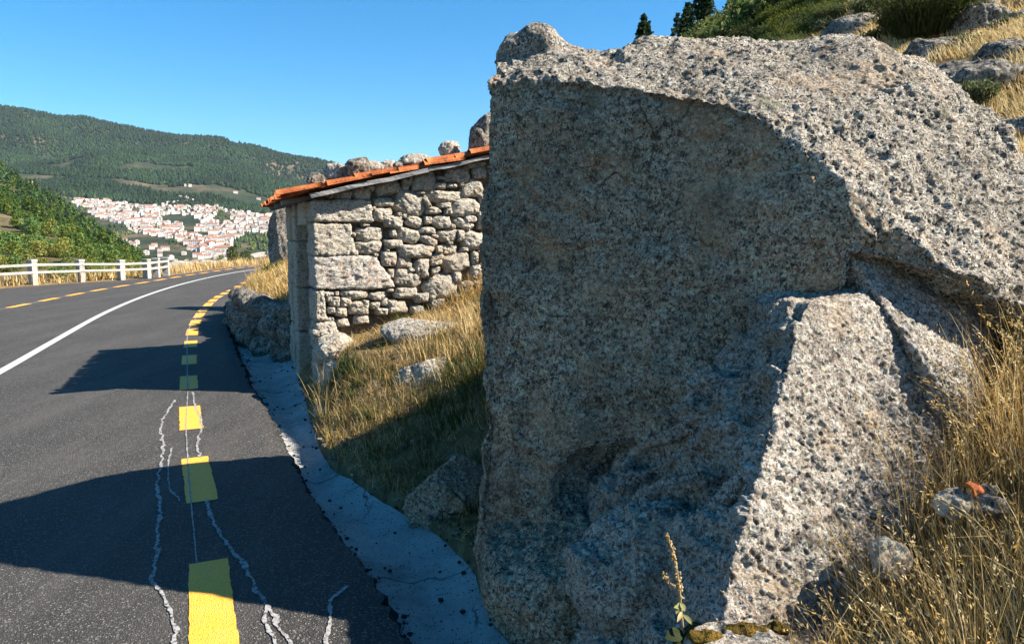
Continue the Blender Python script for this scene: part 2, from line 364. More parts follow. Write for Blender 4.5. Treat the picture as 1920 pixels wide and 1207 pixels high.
def rock(name, c, size, seed, label, mat='boulder', n=24, cat='rock', group=None, **kw):
    V, F = rock_VF(size, seed, n, **kw)
    o = obj(name, mesh_data(name, V, F, M[mat]), None, tuple(map(float, c)))
    return tag(o, label, cat, group)

# ================================================================== ROAD
def spline(P, n):
    P = np.asarray(P, float); t = np.r_[0, np.cumsum(np.linalg.norm(np.diff(P, axis=0), axis=1))]; T = np.linspace(0, t[-1], n)
    m = np.gradient(P, t, axis=0); i = np.clip(np.searchsorted(t, T, 'right') - 1, 0, len(P) - 2); h = (t[i + 1] - t[i])[:, None]; x = ((T - t[i])[:, None]) / h
    return (2 * x**3 - 3 * x**2 + 1) * P[i] + (x**3 - 2 * x**2 + x) * h * m[i] + (-2 * x**3 + 3 * x**2) * P[i + 1] + (x**3 - x**2) * h * m[i + 1]
def g2(l): return [gp(x, y)[:2] for x, y in l]
far_tail = lambda p, *d: [np.array(p) + np.array(q) for q in d]
yr = g2([(402, 1207), (381, 950), (364, 850), (357, 783), (354, 716), (357, 650), (364, 610), (385, 577), (410, 556), (440, 541), (460, 530)])
yr = [yr[0] + (yr[0] - yr[1]) * 2.2] + yr + far_tail(yr[-1], (1.0, 9), (5, 22), (14, 38))
wc = g2([(-330, 870), (0, 697), (100, 640), (200, 585), (300, 545), (380, 523), (440, 511), (480, 505)])
wc = [wc[0] + (wc[0] - wc[1]) * 1.5] + wc + far_tail(wc[-1], (4, 12), (12, 30))
yl = g2([(-500, 670), (-150, 607), (0, 580), (120, 556), (200, 541), (280, 528), (340, 518), (400, 509), (450, 502), (492, 497.5)])
yl = [yl[0] + (yl[0] - yl[1]) * 1.5] + yl + far_tail(yl[-1], (6, 12), (14, 30))
re = g2([(800, 1240), (718, 1120), (640, 1010), (560, 890), (505, 780), (470, 720), (440, 650), (424, 600), (425, 572), (445, 548), (462, 535)])
re = [re[0] + (re[0] - re[1]) * 4] + re + far_tail(re[-1], (1.4, 9), (6, 22), (15, 38))
le = g2([(-600, 590), (0, 541), (120, 532), (220, 526), (318, 516.5), (400, 506), (450, 500), (495, 496)])
le = [le[0] + (le[0] - le[1]) * 1.6] + le + far_tail(le[-1], (6, 12), (14, 30))
n_s = 1700
Rr = spline(re, n_s); Ll = spline(le, n_s)
y0 = Rr[:, 1]
s_ar = np.r_[0, np.cumsum(np.linalg.norm(np.diff(Rr, axis=0), axis=1))]
P3 = np.c_[Rr, np.zeros(n_s)]
ragged = .030 * fbm(P3, 5, 3, 4) + .022 * vn(P3, 17, 8) + .018 * vn(P3, 45, 9)
tang = np.gradient(Rr, axis=0); tang /= np.linalg.norm(tang, axis=1)[:, None]; nr_ = np.c_[tang[:, 1], -tang[:, 0]]      # to the right
Rin = Rr - nr_ * .16; Rr = Rr + nr_ * ragged[:, None]
fr = np.linspace(0, 1, n_s); cols = np.r_[0, np.linspace(0.004, .12, 9), np.linspace(.16, 1, 14)]
top = Rin[:, None] * (1 - cols)[None, :, None] + np.stack([np.interp(fr, np.linspace(0, 1, n_s), Ll[:, 0]), np.interp(fr, np.linspace(0, 1, n_s), Ll[:, 1])], 1)[:, None] * cols[None, :, None]
top = np.concatenate([Rr[:, None], (Rr * .35 + Rin * .65)[:, None], top], 1); nck = top.shape[1]
Vt = np.concatenate([top, np.zeros((n_s, nck, 1))], 2)
Vt[:, 0, 2] -= .012 + .012 * np.abs(vn(P3, 9, 2)); Vt[:, 1, 2] -= .003
o = obj('road', mesh_data('road', Vt.reshape(-1, 3), gridF(n_s, nck)[:, ::-1].copy(), M['asphalt'])); tag(o, kind='structure')
# broken edge of the asphalt layer, stepping down to the gutter
rows = []
for j, (off, z) in enumerate([(0, None), (.008, -.03), (.016, -.065), (.03, -.095), (.055, -.13)]):
    q = Rr + nr_ * (off + (np.zeros(n_s) if j == 0 else .012 * vn(P3 + j, 14, 30 + j) + .020 * vn(P3 + j, 40, 31 + j)))[:, None]
    zz = Vt[:, 0, 2] if j == 0 else z + .016 * vn(P3 + 2 * j, 22, 40 + j)
    rows.append(np.c_[q, zz])
Ve = np.stack(rows, 1)
o = obj('road_edge', mesh_data('road_edge', Ve.reshape(-1, 3), gridF(n_s, len(rows)), M['asphalt_edge'])); tag(o, kind='structure')

def ribbon(P, wl, wr, z=.004):
    P = np.asarray(P); t = np.gradient(P, axis=0); t /= np.linalg.norm(t, axis=1)[:, None]; nn = np.c_[t[:, 1], -t[:, 0]]
    A = P - nn * np.reshape(wl, (-1, 1)); B = P + nn * np.reshape(wr, (-1, 1)); V = np.stack([A, B], 1).reshape(-1, 2)
    return np.c_[V, np.full(len(V), z)], gridF(len(P), 2)[:, ::-1].copy()
def dashes(P, first, length, gap, half, n):
    S = spline(P, 4000); s = np.r_[0, np.cumsum(np.linalg.norm(np.diff(S, axis=0), axis=1))]; out = []
    for i in range(n):
        a = first(s, S) + i * (length + gap); b = a + length
        if b > s[-1]: break
        T = np.linspace(a, b, 14); Q = np.c_[np.interp(T, s, S[:, 0]), np.interp(T, s, S[:, 1])]
        jit = .0025 * fbm(np.c_[Q, np.zeros(14)], 18, 2, 3); out.append(ribbon(Q, half + jit, half + jit[::-1], .004))
    return out
def s_at(s, S, px, py): return s[np.argmin(np.linalg.norm(S - gp(px, py)[:2], axis=1))]
S_ = spline(yr, 6000); sl_y = np.r_[0, np.cumsum(np.linalg.norm(np.diff(S_, axis=0), axis=1))]; dl = []
def y_s(py): return sl_y[np.argmin(np.abs(S_[:, 1] - gp(380, py)[1]))]
prs = [(y_s(1052) - 1.02, y_s(1052))] + [(y_s(p), y_s(q)) for p, q in [(940, 858), (805, 762), (730, 705), (683, 666), (651, 639), (628.5, 616.5), (610, 600), (595.7, 587), (584, 578.5), (574, 568), (566, 561), (558.5, 554.5), (552, 548.5), (546.3, 543.3)]]
prs += [(prs[-1][1] + 1.1 + i * 2.0, prs[-1][1] + 1.9 + i * 2.0) for i in range(12)]
for a_, b_ in prs:
    T_s = np.linspace(a_, b_, 26); Q = np.c_[np.interp(T_s, sl_y, S_[:, 0]), np.interp(T_s, sl_y, S_[:, 1])]; q3 = np.c_[Q, np.zeros(26)]
    dl.append(ribbon(Q, .095 + .006 * fbm(q3, 30, 3, 3), .095 + .006 * fbm(q3, 30, 3, 4), .004))
V, F, _ = catm(dl); tag(obj('yellow_edge_line', mesh_data('yellow_edge_line', V, F, M['yellow'])), kind='structure')
V, F, _ = catm(dashes(yl, lambda s, S: s_at(s, S, 14, 577) - 1.75 * 6, 1.05, .7, .085, 34))
o = obj('yellow_far_line', mesh_data('yellow_far_line', V, F, M['yellow'])); tag(o, kind='structure')
V, F = ribbon(spline(wc, 400), .062, .062, .004); tag(obj('white_centre_line', mesh_data('white_centre_line', V, F, M['white'])), kind='structure')
# thin chalk guide line and wandering pale drips of paint
def drip(pts, wd, amp, n=160, seed=0, z=.0052):
    n = n * 3; Q = spline([gp(x, y)[:2] for x, y in pts], n); q3 = np.c_[Q, np.zeros(n)]
    t = np.gradient(Q, axis=0); t /= np.linalg.norm(t, axis=1)[:, None]; nn = np.c_[t[:, 1], -t[:, 0]]
    Q = Q + nn * (amp * .55 * fbm(q3, 9, 5, seed, .62))[:, None]; wv = wd * .85 * (.35 + 1.1 * np.abs(vn(q3, 11, seed + 1)) + .6 * np.abs(vn(q3, 34, seed + 2)))
    return ribbon(Q, wv, wv, z)
dr = [drip([(352, 735), (349, 800), (352, 860), (358, 940), (364, 1000), (369, 1056)], .006, .004, 120, 1),
      drip([(328, 750), (303, 795), (306, 840), (296, 900), (298, 960), (293, 1040), (287, 1088), (312, 1125), (325, 1160), (330, 1207), (322, 1260)], .013, .022, 260, 2),
      drip([(361, 735), (366, 760), (378, 803), (370, 830), (376, 858)], .012, .02, 110, 3),
      drip([(386, 938), (405, 990), (428, 1022), (455, 1062), (478, 1100), (500, 1135), (520, 1168), (552, 1212)], .013, .02, 200, 4),
      drip([(500, 1135), (497, 1165), (508, 1190), (520, 1225)], .012, .015, 80, 5, .0058),
      drip([(322, 840), (315, 885), (318, 915), (340, 940)], .007, .012, 90, 6),
      drip([(652, 1100), (625, 1120), (618, 1165), (612, 1210)], .011, .015, 80, 7),
      drip([(352, 730), (351, 690), (351, 650), (353, 620), (366, 598), (380, 581), (398, 567), (420, 553), (446, 541)], .010, .003, 160, 8)]
gl = spline(yl, 400); dr.append(ribbon(gl, .018, .018, .0025))
V, F, _ = catm(dr); tag(obj('pale_road_lines', mesh_data('pale_road_lines', V, F, M['drip'])), kind='structure')

# gutter of rough concrete: from under the asphalt edge to the foot of the bank
ge = g2([(1020, 1240), (925, 1120), (880, 1030), (800, 962), (690, 900), (622, 852), (590, 790), (575, 735), (560, 690), (545, 655), (490, 645), (452, 625), (438, 598), (440, 578), (456, 552), (475, 537)])
ge = [ge[0] + (ge[0] - ge[1]) * 3.0] + ge + far_tail(ge[-1], (1.6, 9), (6.5, 22), (16, 38))
Ge = spline(ge, 900)
def xe0(y): return np.interp(y, Ge[:, 1], Ge[:, 0])
def xe(y): return np.where(np.asarray(y) > 24.5, np.minimum(xe0(y), xe0(24.5) - .12 * (np.asarray(y) - 24.5)), xe0(y))     # foot of the hill
ys = np.r_[np.linspace(-.5, 14, 560), np.linspace(14.2, 48, 90)]
xl = np.interp(ys, np.sort(y0), spline(re, n_s)[np.argsort(y0), 0]); xr = xe0(ys) + .06
tt = np.linspace(0, 1, 22); prof = np.interp(tt, [0, .10, .56, .62, .9, 1], [-.125, -.118, -.165, -.150, -.075, -.055])
X = (xl - .12)[:, None] * (1 - tt) + xr[:, None] * tt; Y = np.repeat(ys[:, None], 22, 1); Z = np.repeat(prof[None], len(ys), 0)
GV = np.stack([X, Y, Z], -1).reshape(-1, 3); GV[:, 2] += .014 * fbm(GV, 3, 3, 12) + .005 * vn(GV, 22, 13)
tag(obj('gutter', mesh_data('gutter', GV, gridF(len(ys), 22)[:, ::-1].copy(), M['concrete'])), kind='structure')
def gutter_z(x, y):
    f = np.clip((x - np.interp(y, ys, xl - .12)) / np.maximum(np.interp(y, ys, xr - xl + .12), .05), 0, 1)
    return np.interp(f, tt, prof)
# crumbs of asphalt and grit lying in the gutter
nc = 2600; yy = 2.6 + 11 * rng.random(nc) ** 1.6; f = np.abs(rng.normal(0, .09, nc)) + .02
f[-420:] = rng.random(420); f[-900:-420] = 1 - np.abs(rng.normal(0, .08, 480)); xx = np.interp(yy, ys, xl) + f * np.interp(yy, ys, xr - xl); parts = []
b0V, b0F = rock_VF((1, .8, .6), 5, 3, 6, 0, 0, .02)
for i in range(nc):
    s = .005 + .030 * rng.random() ** 4; a = rng.random() * 6.3
    Rz = np.array([[math.cos(a), -math.sin(a), 0], [math.sin(a), math.cos(a), 0], [0, 0, 1]])
    parts.append((b0V @ Rz.T * s + [xx[i], yy[i], gutter_z(xx[i], yy[i]) + .006 + s * .2], b0F))
V, F, _ = catm(parts); tag(obj('asphalt_crumbs', mesh_data('asphalt_crumbs', V, F, M['asphalt_edge'], False)), 'black crumbs of broken asphalt scattered along the pale gutter', 'crumbs', kind='stuff')

# ================================================================== BANK on the right
def bank_z(x, y):
    x = np.asarray(x, float); y = np.asarray(y, float); t = x - xe(y)
    stepw = sstep(5.9, 7.4, y) * .40
    sl_ = .43 - .10 * np.exp(-((y - 8.2) / 1.6) ** 2) * (1 - sstep(3, 6, t))
    zA = sl_ * np.maximum(t, 0) + stepw * sstep(0, .42, t)
    xp = np.maximum(x - .12, 0); zB = .03 * np.maximum(t, 0) + np.minimum(.46 * xp + .07 * xp * xp, 1.25)
    near = 1 - sstep(4.3, 5.9, y)
    zN = np.where(x < 2.1, zB, np.maximum(zA, zB)); z = zA * (1 - near) + zN * near - .01
    z = z + .30 * np.maximum(t - 12, 0)
    return z * (.35 + .65 * (1 - sstep(48, 125, y)))
def bank_hit(px, py, d0=5.0, d1=70.0):
    d = np.geomspace(d0, d1, 600); P = ptv_(px, py, d); h = P[:, 2] - bank_z(P[:, 0], P[:, 1]); i = np.argmax(h < 0) if (h < 0).any() else -1; return P[i]
def ptv_(px, py, d):
    r = ray(px, py); return np.array([0, 0, CAM_Z])[None] + r[None] * (d / r[1])[:, None]
by = np.r_[np.arange(.4, 10, .045), np.geomspace(10, 150, 150)]
bt = np.r_[-.03, np.arange(0, 3.2, .045), np.geomspace(3.2, 90, 110)]
BY, BT = np.meshgrid(by, bt, indexing='ij'); BX = xe(BY) + BT
BZ = bank_z(BX, BY) - .12 * (BT < -.01); BP = np.stack([BX, BY, BZ], -1).reshape(-1, 3)
amp = np.clip(BT.ravel() * .25 + .25, .1, 1) * np.clip(.05 + np.hypot(BP[:, 0], BP[:, 1]) * .006, .05, .9)
BP[:, 2] += amp * fbm(BP * [1, 1, 0], .9, 4, 3, .55) * np.clip(BT.ravel() * 4, 0, 1)
tag(obj('hillside_bank', mesh_data('hillside_bank', BP, gridF(len(by), len(bt))[:, ::-1].copy(), M['soil'])), kind='structure')

# ================================================================== THE GREAT BOULDER
ptb = lambda x, y, d: pt(x, y, d * .76)
A1, A2, A3 = ptb(918, 700, 4.5), ptb(918, 200, 4.55), ptb(1700, 490, 3.75)
PL = {}
PL['face'] = plane3(A1, A2, A3, np.array([-.4, -.9, 0]))
E1 = onplane(1330, 186, A1, PL['face'][0]); E2 = onplane(1700, 492, A1, PL['face'][0]); E0 = onplane(918, 150, A1, PL['face'][0])
PL['lit'] = plane3(E1, E2, pt(1760, 172, 3.55), np.array([.5, -.4, .7]))
PL['top'] = plane3(E0, E1, ptb(1095, 93, 4.95), np.array([0, -.4, .8]))
PL['crest'] = plane3(ptb(1210, 57, 4.9), ptb(1560, 66, 4.8), ptb(1400, 50, 5.6) - np.array([0, 0, .35]), np.array([0, .3, .9]))
q0 = pt(1600, 80, 3.66); PL['right'] = plane3(q0, pt(1920, 254, 3.5), q0 + np.array([0, .8, -.10]), np.array([.5, 0, .8]))
PL['end'] = (nrm([.95, -.12, .28]), float(np.dot(nrm([.95, -.12, .28]), pt(1930, 400, 3.45))))
PL['left'] = (nrm([-.985, .17, .0]), float(np.dot(nrm([-.985, .17, 0]), ptb(908, 500, 4.62))))
PL['back'] = (nrm([.10, .80, .6]), float(np.dot(nrm([.10, .80, .6]), [-.1, 5.45, 1.75])))
pf = lambda px, py, off=0.0: onplane(px, py, A1 + PL['face'][0] * off, PL['face'][0])
pl_ = lambda px, py: onplane(px, py, E1, PL['lit'][0])
PL['under'] = plane3(E2, onplane(1890, 572, E1, PL['lit'][0]), onplane(1780, 550, E1, PL['lit'][0]) + np.array([0, .8, -.05]), np.array([0, -.4, -.9]))
cracks = []
def crack(pts, r, f=pf):
    r = max(r, .013); q = [f(*p) for p in pts]; cracks.extend((a, b, r) for a, b in zip(q[:-1], q[1:]))
crack([(921, 255), (920, 330), (922, 420), (921, 520), (923, 610), (921, 700), (930, 760)], .016)
crack([(924, 322), (950, 330), (985, 352), (1010, 380), (1040, 395)], .010)
crack([(1525, 283), (1560, 322), (1592, 368), (1625, 410), (1655, 448), (1672, 480), (1690, 512)], .020)
crack([(1130, 300), (1100, 345), (1085, 385), (1060, 400)], .009)
crack([(1062, 470), (1056, 500), (1066, 540)], .010); crack([(1120, 590), (1112, 606)], .016)
crack([(925, 650), (960, 655), (985, 680)], .008); crack([(1330, 700), (1250, 770), (1180, 745), (1120, 760)], .006)
crack([(1880, 250), (1895, 320), (1905, 400), (1880, 470)], .018, pl_)
def boulder_sdf(P):
    d = lambda n: P @ PL[n][0] - PL[n][1]
    ff = d('face'); cav = onplane(1165, 930, A1, PL['face'][0])
    a = smax(ff, d('left'), .05)
    tp = smax(d('top'), d('lit') - .02, .08) - .015; tp = smax(tp, d('crest') - .085, .10); tp = smax(tp, d('right') - .115, .12); tp = smax(tp, d('end') - .10, .16)
    b = smax(a, tp, .045); b = smax(b, d('back'), .2); b = smax(b, smin(d('under'), P[:, 0] - 1.30 - .35 * (P[:, 1] - 2.9), .03), .03)
    # capping lump on the left and the saddle beside it
    c0 = pt(990, 116, 3.98); q = (P - c0) / np.array([.205, .34, .145]); cap = (np.linalg.norm(q, axis=1) - 1) * .15
    cap = smax(cap, smax(ff + .22 + .30 * P[:, 0], d('left'), .05), .03)
    c1 = pt(1125, 30, 3.95); av = nrm(c1 - np.array([0, 0, CAM_Z])); rel = P - c1; rel = rel - (rel @ av)[:, None] * av; q = rel / np.array([.25, .25, .19]); b = smax(b, -((np.linalg.norm(q, axis=1) - 1) * .19), .05)
    b = smin(b, cap, .02)
    # overhanging hollow at the foot of the split face
    q = (P - cav) / np.array([.34, .26, .20]); b = smax(b, -((np.linalg.norm(q, axis=1) - 1) * .2), .06)
    # scooped band under the ridge
    near = np.abs(b) < .14
    if near.any():
        Pn = P[near]; bn = b[near]
        for s0, s1, r in cracks: bn = np.maximum(bn, -(seg_dist(Pn, s0, s1) - r))
        b[near] = bn
    return b
lo = np.array([-.4, 2.35, -.3]); hi = np.array([3.5, 6.2, 3.1])
V, F = sdf_mesh(boulder_sdf, lo, hi, .016, 1)
fd = V @ PL['face'][0] - PL['face'][1]; N0 = vnormals(V, F); facing = sstep(.75, .93, N0 @ PL['face'][0]) * sstep(-.16, -.06, fd)
back = sstep(.0, .06, .26 - np.linalg.norm((V - pt(990, 104, 3.98)) / [1, 1.5, 1], axis=1))
V2 = roughen(V, F, .0112, .036, (1 - .58 * facing) * (1 - .72 * back), 2, 34.0)
# flakes that broke off the split face leave low ledges
Fn = PL['face'][0]; wl = vn(V * [1, 1, 1.5], 2.4, 77) + .35 * vn(V, 7, 78)
V2 = V2 - Fn[None] * (facing * .022 * (sstep(-.25, .05, wl) + .6 * sstep(.25, .5, wl)))[:, None]
o = obj('boulder', mesh_data('boulder', V2, F, [M['top'], M['face']], True, None, ((facing[F].mean(1) > .5) | ((N0 @ PL['left'][0])[F].mean(1) > .6))))
tag(o, 'huge granite boulder with a flat shaded face and knobbly sunlit top beside the gutter', 'boulder')

# wedge shaped rock leaning in front of it
ptw = lambda x, y, d: pt(x, y, d * .93 * .765)
wa, wb, wcn, wd_ = ptw(1495, 600, 3.75), ptw(1412, 850, 3.30), ptw(1745, 720, 3.85), ptw(1440, 1120, 2.92)
W = {}
W['lit'] = plane3(wa, wb, wcn, np.array([.3, -.8, .5]))
W['sh'] = plane3(wa, wb, ptw(1330, 640, 4.3), np.array([-.7, -.3, .4]))
W['top'] = plane3(ptw(1490, 563, 3.9), ptw(1640, 543, 4.0), ptw(1560, 538, 4.4), np.array([0, .1, 1.]))
W['right'] = plane3(ptw(1640, 545, 3.95), ptw(1745, 725, 3.8), ptw(1760, 700, 4.5), np.array([.9, .1, .3]))
W['bot'] = plane3(ptw(1440, 1000, 3.0), ptw(1640, 1010, 3.25), ptw(1560, 1180, 3.0), np.array([.2, -.9, .0]))
W['shl'] = plane3(ptw(1425, 960, 3.02), wb, ptw(1180, 900, 4.3), np.array([-.6, -.5, .3]))
W['back'] = (np.array([.3, .954, 0]), float(np.dot([.3, .954, 0], ptw(1500, 600, 4.75))))
lump_c = pt(1240, 1085, 2.66); hol = []
def ws(px, py):
    ps = [onplane(px, py, p0, W[n_][0]) for n_, p0 in (('sh', wa), ('shl', wb))]; return max(ps, key=lambda q: q[1])
for pts, r in (([(1150, 945), (1200, 885), (1270, 850), (1335, 838), (1385, 795), (1402, 735)], .085), ([(1180, 858), (1245, 826), (1330, 765)], .06), ([(1135, 990), (1215, 955), (1300, 930), (1345, 868)], .085), ([(1395, 655), (1365, 715), (1375, 770)], .045), ([(1300, 690), (1290, 760), (1220, 800)], .035)):
    q = [ws(*p) for p in pts]; hol += [(a_, b_, r) for a_, b_ in zip(q[:-1], q[1:])]
wcr = []
for pts in ([(1420, 640), (1395, 720), (1400, 790), (1370, 850), (1330, 905)], [(1300, 940), (1270, 930), (1250, 980), (1290, 965)], [(1390, 790), (1360, 830), (1340, 900)]):
    n_, d_ = W['sh']; q = [onplane(x, y, wa, n_) for x, y in pts]; wcr += list(zip(q[:-1], q[1:]))
def wedge_sdf(P):
    d = lambda n: P @ W[n][0] - W[n][1]
    b = smax(d('lit'), smax(d('sh'), d('shl'), .12), .018); b = smax(b, d('top'), .05); b = smax(b, d('right'), .06); b = smax(b, d('bot'), .15); b = smax(b, d('back'), .1)
    q = (P - lump_c) @ np.array([[.95, -.3, 0], [.3, .95, 0], [0, 0, 1]]).T; q = q / np.array([.36, .24, .27]); l = (np.linalg.norm(q, axis=1) - 1) * .25
    l = smax(l, d('lit') - .01, .03)
    for s0, s1, r in hol: b = smax(b, -(seg_dist(P, s0, s1) - r), .012)
    b = smin(b, l, .03)
    for s0, s1 in wcr: b = smax(b, -(seg_dist(P, s0, s1) - .03 * (1 + .4 * vn(P[:1], 3, 5)[0])), .02)
    return b
V, F = sdf_mesh(wedge_sdf, (.05, 1.7, -.1), (2.1, 3.6, 1.75), .0115, 1)
N0 = vnormals(V, F)
lw = sstep(.8, .95, N0 @ W['lit'][0])
V2 = roughen(V, F, .0092, .020, 1 - .15 * lw, 9, 42.0)
sw = sstep(.55, .9, N0 @ nrm(W['sh'][0] + W['shl'][0])); stp = vn(V @ np.array([[.5, .3, .2], [-.3, .8, .3], [.9, .2, 1.6]]), 4.2, 91) + .4 * vn(V, 9, 92)
V2 = V2 - N0 * (sw * (.030 * sstep(-.12, .0, stp) + .030 * sstep(.28, .36, stp) + .02 * fbm(V, 7, 3, 93)))[:, None]
tag(obj('rock', mesh_data('rock', V2, F, M['boulder'])), 'wedge shaped rock with a bright sunlit face leaning on the huge boulder', 'rock')

ptk = lambda x, y, d: pt(x, y, d * .91 * .77)
# block behind its shoulder
T = {}
ta = ptk(1655, 560, 4.0)
T['top'] = plane3(ptk(1650, 555, 4.0), ptk(1770, 720, 3.7), ptk(1860, 600, 4.25), np.array([.3, -.6, .8]))
T['crest'] = plane3(ptk(1660, 528, 4.15), ptk(1715, 520, 4.25), ptk(1865, 585, 4.3), np.array([.0, .2, .9]))
T['side'] = plane3(ptk(1652, 545, 4.03), ptk(1765, 665, 3.72), ptk(1700, 655, 3.95), np.array([-.7, -.5, -.1]))
T['right'] = plane3(ptk(1868, 590, 4.3), ptk(1850, 700, 4.0), ptk(1880, 640, 4.8), np.array([1, 0, .1]))
T['low'] = plane3(ptk(1690, 700, 3.85), ptk(1840, 725, 3.78), ptk(1760, 800, 3.85), np.array([0, -1, 0]))
T['back'] = (np.array([0, 1., 0]), 3.2)
def block_sdf(P):
    d = lambda n: P @ T[n][0] - T[n][1]; b = d('top')
    for n_, kk in (('crest', .06), ('side', .03), ('right', .12), ('low', .06), ('back', .1)): b = smax(b, d(n_), kk)
    return b
V, F = sdf_mesh(block_sdf, (1.1, 2.3, .4), (2.4, 3.35, 1.75), .0115, 1)
V2 = roughen(V, F, .0095, .016, 1.0, 15, 40.0)
tag(obj('rock', mesh_data('rock', V2, F, M['boulder'])), 'blocky sunlit rock behind the shoulder of the wedge shaped rock, by the tall dry grass', 'rock')

# foot pieces in the shade
V, F = rock_VF((.58, 1.0, .58), 41, 110, 9, R(8), .013, .05, .10, 26)
tag(obj('rock', mesh_data('rock', V, F, M['face']), None, tuple(pt(1015, 1085, 3.25))), 'shaded rock at the foot of the huge boulder where it meets the gutter', 'rock')
V, F = rock_VF((.56, .5, .56), 44, 80, 8, R(10), .011, .05, .12, 26)
tag(obj('rock', mesh_data('rock', V, F, M['face']), None, tuple(pt(838, 938, 4.6))), 'dark rounded rock in shade at the foot of the bank left of the huge boulder', 'rock')

# ================================================================== THE STONE HUT
HC = np.array([gp(596, 738)[0], gp(596, 738)[1], 0.0])          # near corner at the gutter
HU = nrm([.93, .36, 0]); HV = nrm([-.36, .93, 0]); HN = -HV     # gable runs along HU, road wall along HV
UP = np.array([0, 0, 1.0])
HL, HW = 3.0, 4.6
SLOPE = math.tan(R(13.2)); EAVE = 2.10
hut = empty('stone_hut', HC); tag(hut, 'small dry stone hut with a sagging terracotta tiled roof weighted by stones', 'hut')
def hp(u, v, z): return HU * u + HV * v + UP * z               # local to the hut's base corner
def uv_of(px, py):                                             # point of the gable plane seen at a pixel
    p = onplane(px, py, HC, HN) - HC; return float(np.dot(p, HU)), float(p[2])
# inner core of the walls: earth and rubble between the stones
core = []
def core_box(u0, u1, v0, v1, z0, z1a, z1b):
    c = [hp(u, v, z) for (u, v, z) in ((u0, v0, z0), (u1, v0, z0), (u1, v1, z0), (u0, v1, z0), (u0, v0, z1a), (u1, v0, z1b), (u1, v1, z1b), (u0, v1, z1a))]
    core.append((np.array(c), np.array([[0, 3, 2, 1], [4, 5, 6, 7], [0, 1, 5, 4], [1, 2, 6, 5], [2, 3, 7, 6], [3, 0, 4, 7]])))
def rz(u): return EAVE - .02 + SLOPE * u
core_box(.09, HW, .09, .48, -.2, rz(.09), rz(HW))
core_box(.09, .45, 1.55, HL - .02, -.2, rz(.09), rz(.45)); core_box(.2, .45, .481, .55, -.2, rz(.2), rz(.45))
core_box(.451, HW, HL - .45, HL - .03, -.2, rz(.451), rz(HW)); core_box(HW - .4, HW - .01, .481, HL - .451, -.2, rz(HW - .4), rz(HW))
core_box(.12, .45, .551, 1.549, 1.86, rz(.12), rz(.45))
V, F, _ = catm(core); obj('wall_core', mesh_data('wall_core', V, F, M['mortar'], False), hut)
# masonry: every stone a pillow with its own outline
SQ = 30
ga = np.linspace(-1, 1, SQ); gu, gv = np.meshgrid(ga, ga, indexing='ij')
def pillow(cu, cz, wv, hz, ang, seed, square=.45, depth=.11, out=.02, plane='gable', poly=None, knob=.007):
    r_ = np.random.default_rng(seed)
    m = np.maximum(np.abs(gu), np.abs(gv)); L = np.sqrt(gu**2 + gv**2) + 1e-9
    cu_, cv_ = gu * (m / L), gv * (m / L)                        # disc
    su = gu * square + cu_ * (1 - square); sv = gv * square + cv_ * (1 - square)
    th = np.arctan2(sv, su); ph = r_.uniform(0, 6.28, 4)
    wob = 1 + (1 - square) * (.10 * np.cos(2 * th + ph[0]) * 0.5 + .11 * np.cos(3 * th + ph[1]) + .07 * np.cos(4 * th + ph[2]) + .04 * np.cos(7 * th + ph[3]))
    a = su * wob * wv / 2; b = sv * wob * hz / 2
    if poly is not None: a, b = poly(gu, gv)
    ca, sa = math.cos(ang), math.sin(ang); A, B = a * ca - b * sa, a * sa + b * ca
    hgt = depth * (1 - m ** 4) ** .52 - depth + out
    P = np.stack([cu + A, hgt, cz + B], -1).reshape(-1, 3)
    q = P + seed * 1.7
    if poly is None and square < .7: P[:, [0, 2]] += (.07 * min(wv, hz) * np.stack([vn(q, 6 / max(.1, min(wv, hz)) * .35, seed), vn(q, 6 / max(.1, min(wv, hz)) * .35, seed + 1)], 1)) * np.repeat(m.reshape(-1, 1), 2, 1)
    P[:, 1] += (.018 * vn(q, 7, seed + 2) + .012 * vn(q, 15, seed + 6) * (1 - .5 * square)) * (m.ravel() < .99) + knob * fbm(q, 34, 3, seed + 3, .7)
    return P
def place(P, plane):
    if plane == 'gable': return HU * P[:, [0]] + HN * P[:, [1]] + UP * P[:, [2]]
    return HV * P[:, [0]] - HU * P[:, [1]] + UP * P[:, [2]]
PF = gridF(SQ, SQ)
st = []
def crop(ox, oy, L): st.extend((ox + x / 6.705, oy + y / 6.705, ww / 6.705, hh / 6.705, a) for x, y, ww, hh, a in L)
crop(500, 300, [(965, 430, 235, 135, 0), (1195, 415, 245, 185, 0), (1310, 340, 120, 80, -35), (1050, 335, 100, 45, 0), (820, 430, 60, 100, 0), (1250, 815, 110, 45, 0), (740, 430, 90, 70, 0), (1290, 935, 345, 190, -3), (1195, 330, 70, 50, 0), (1350, 610, 60, 60, 0)])
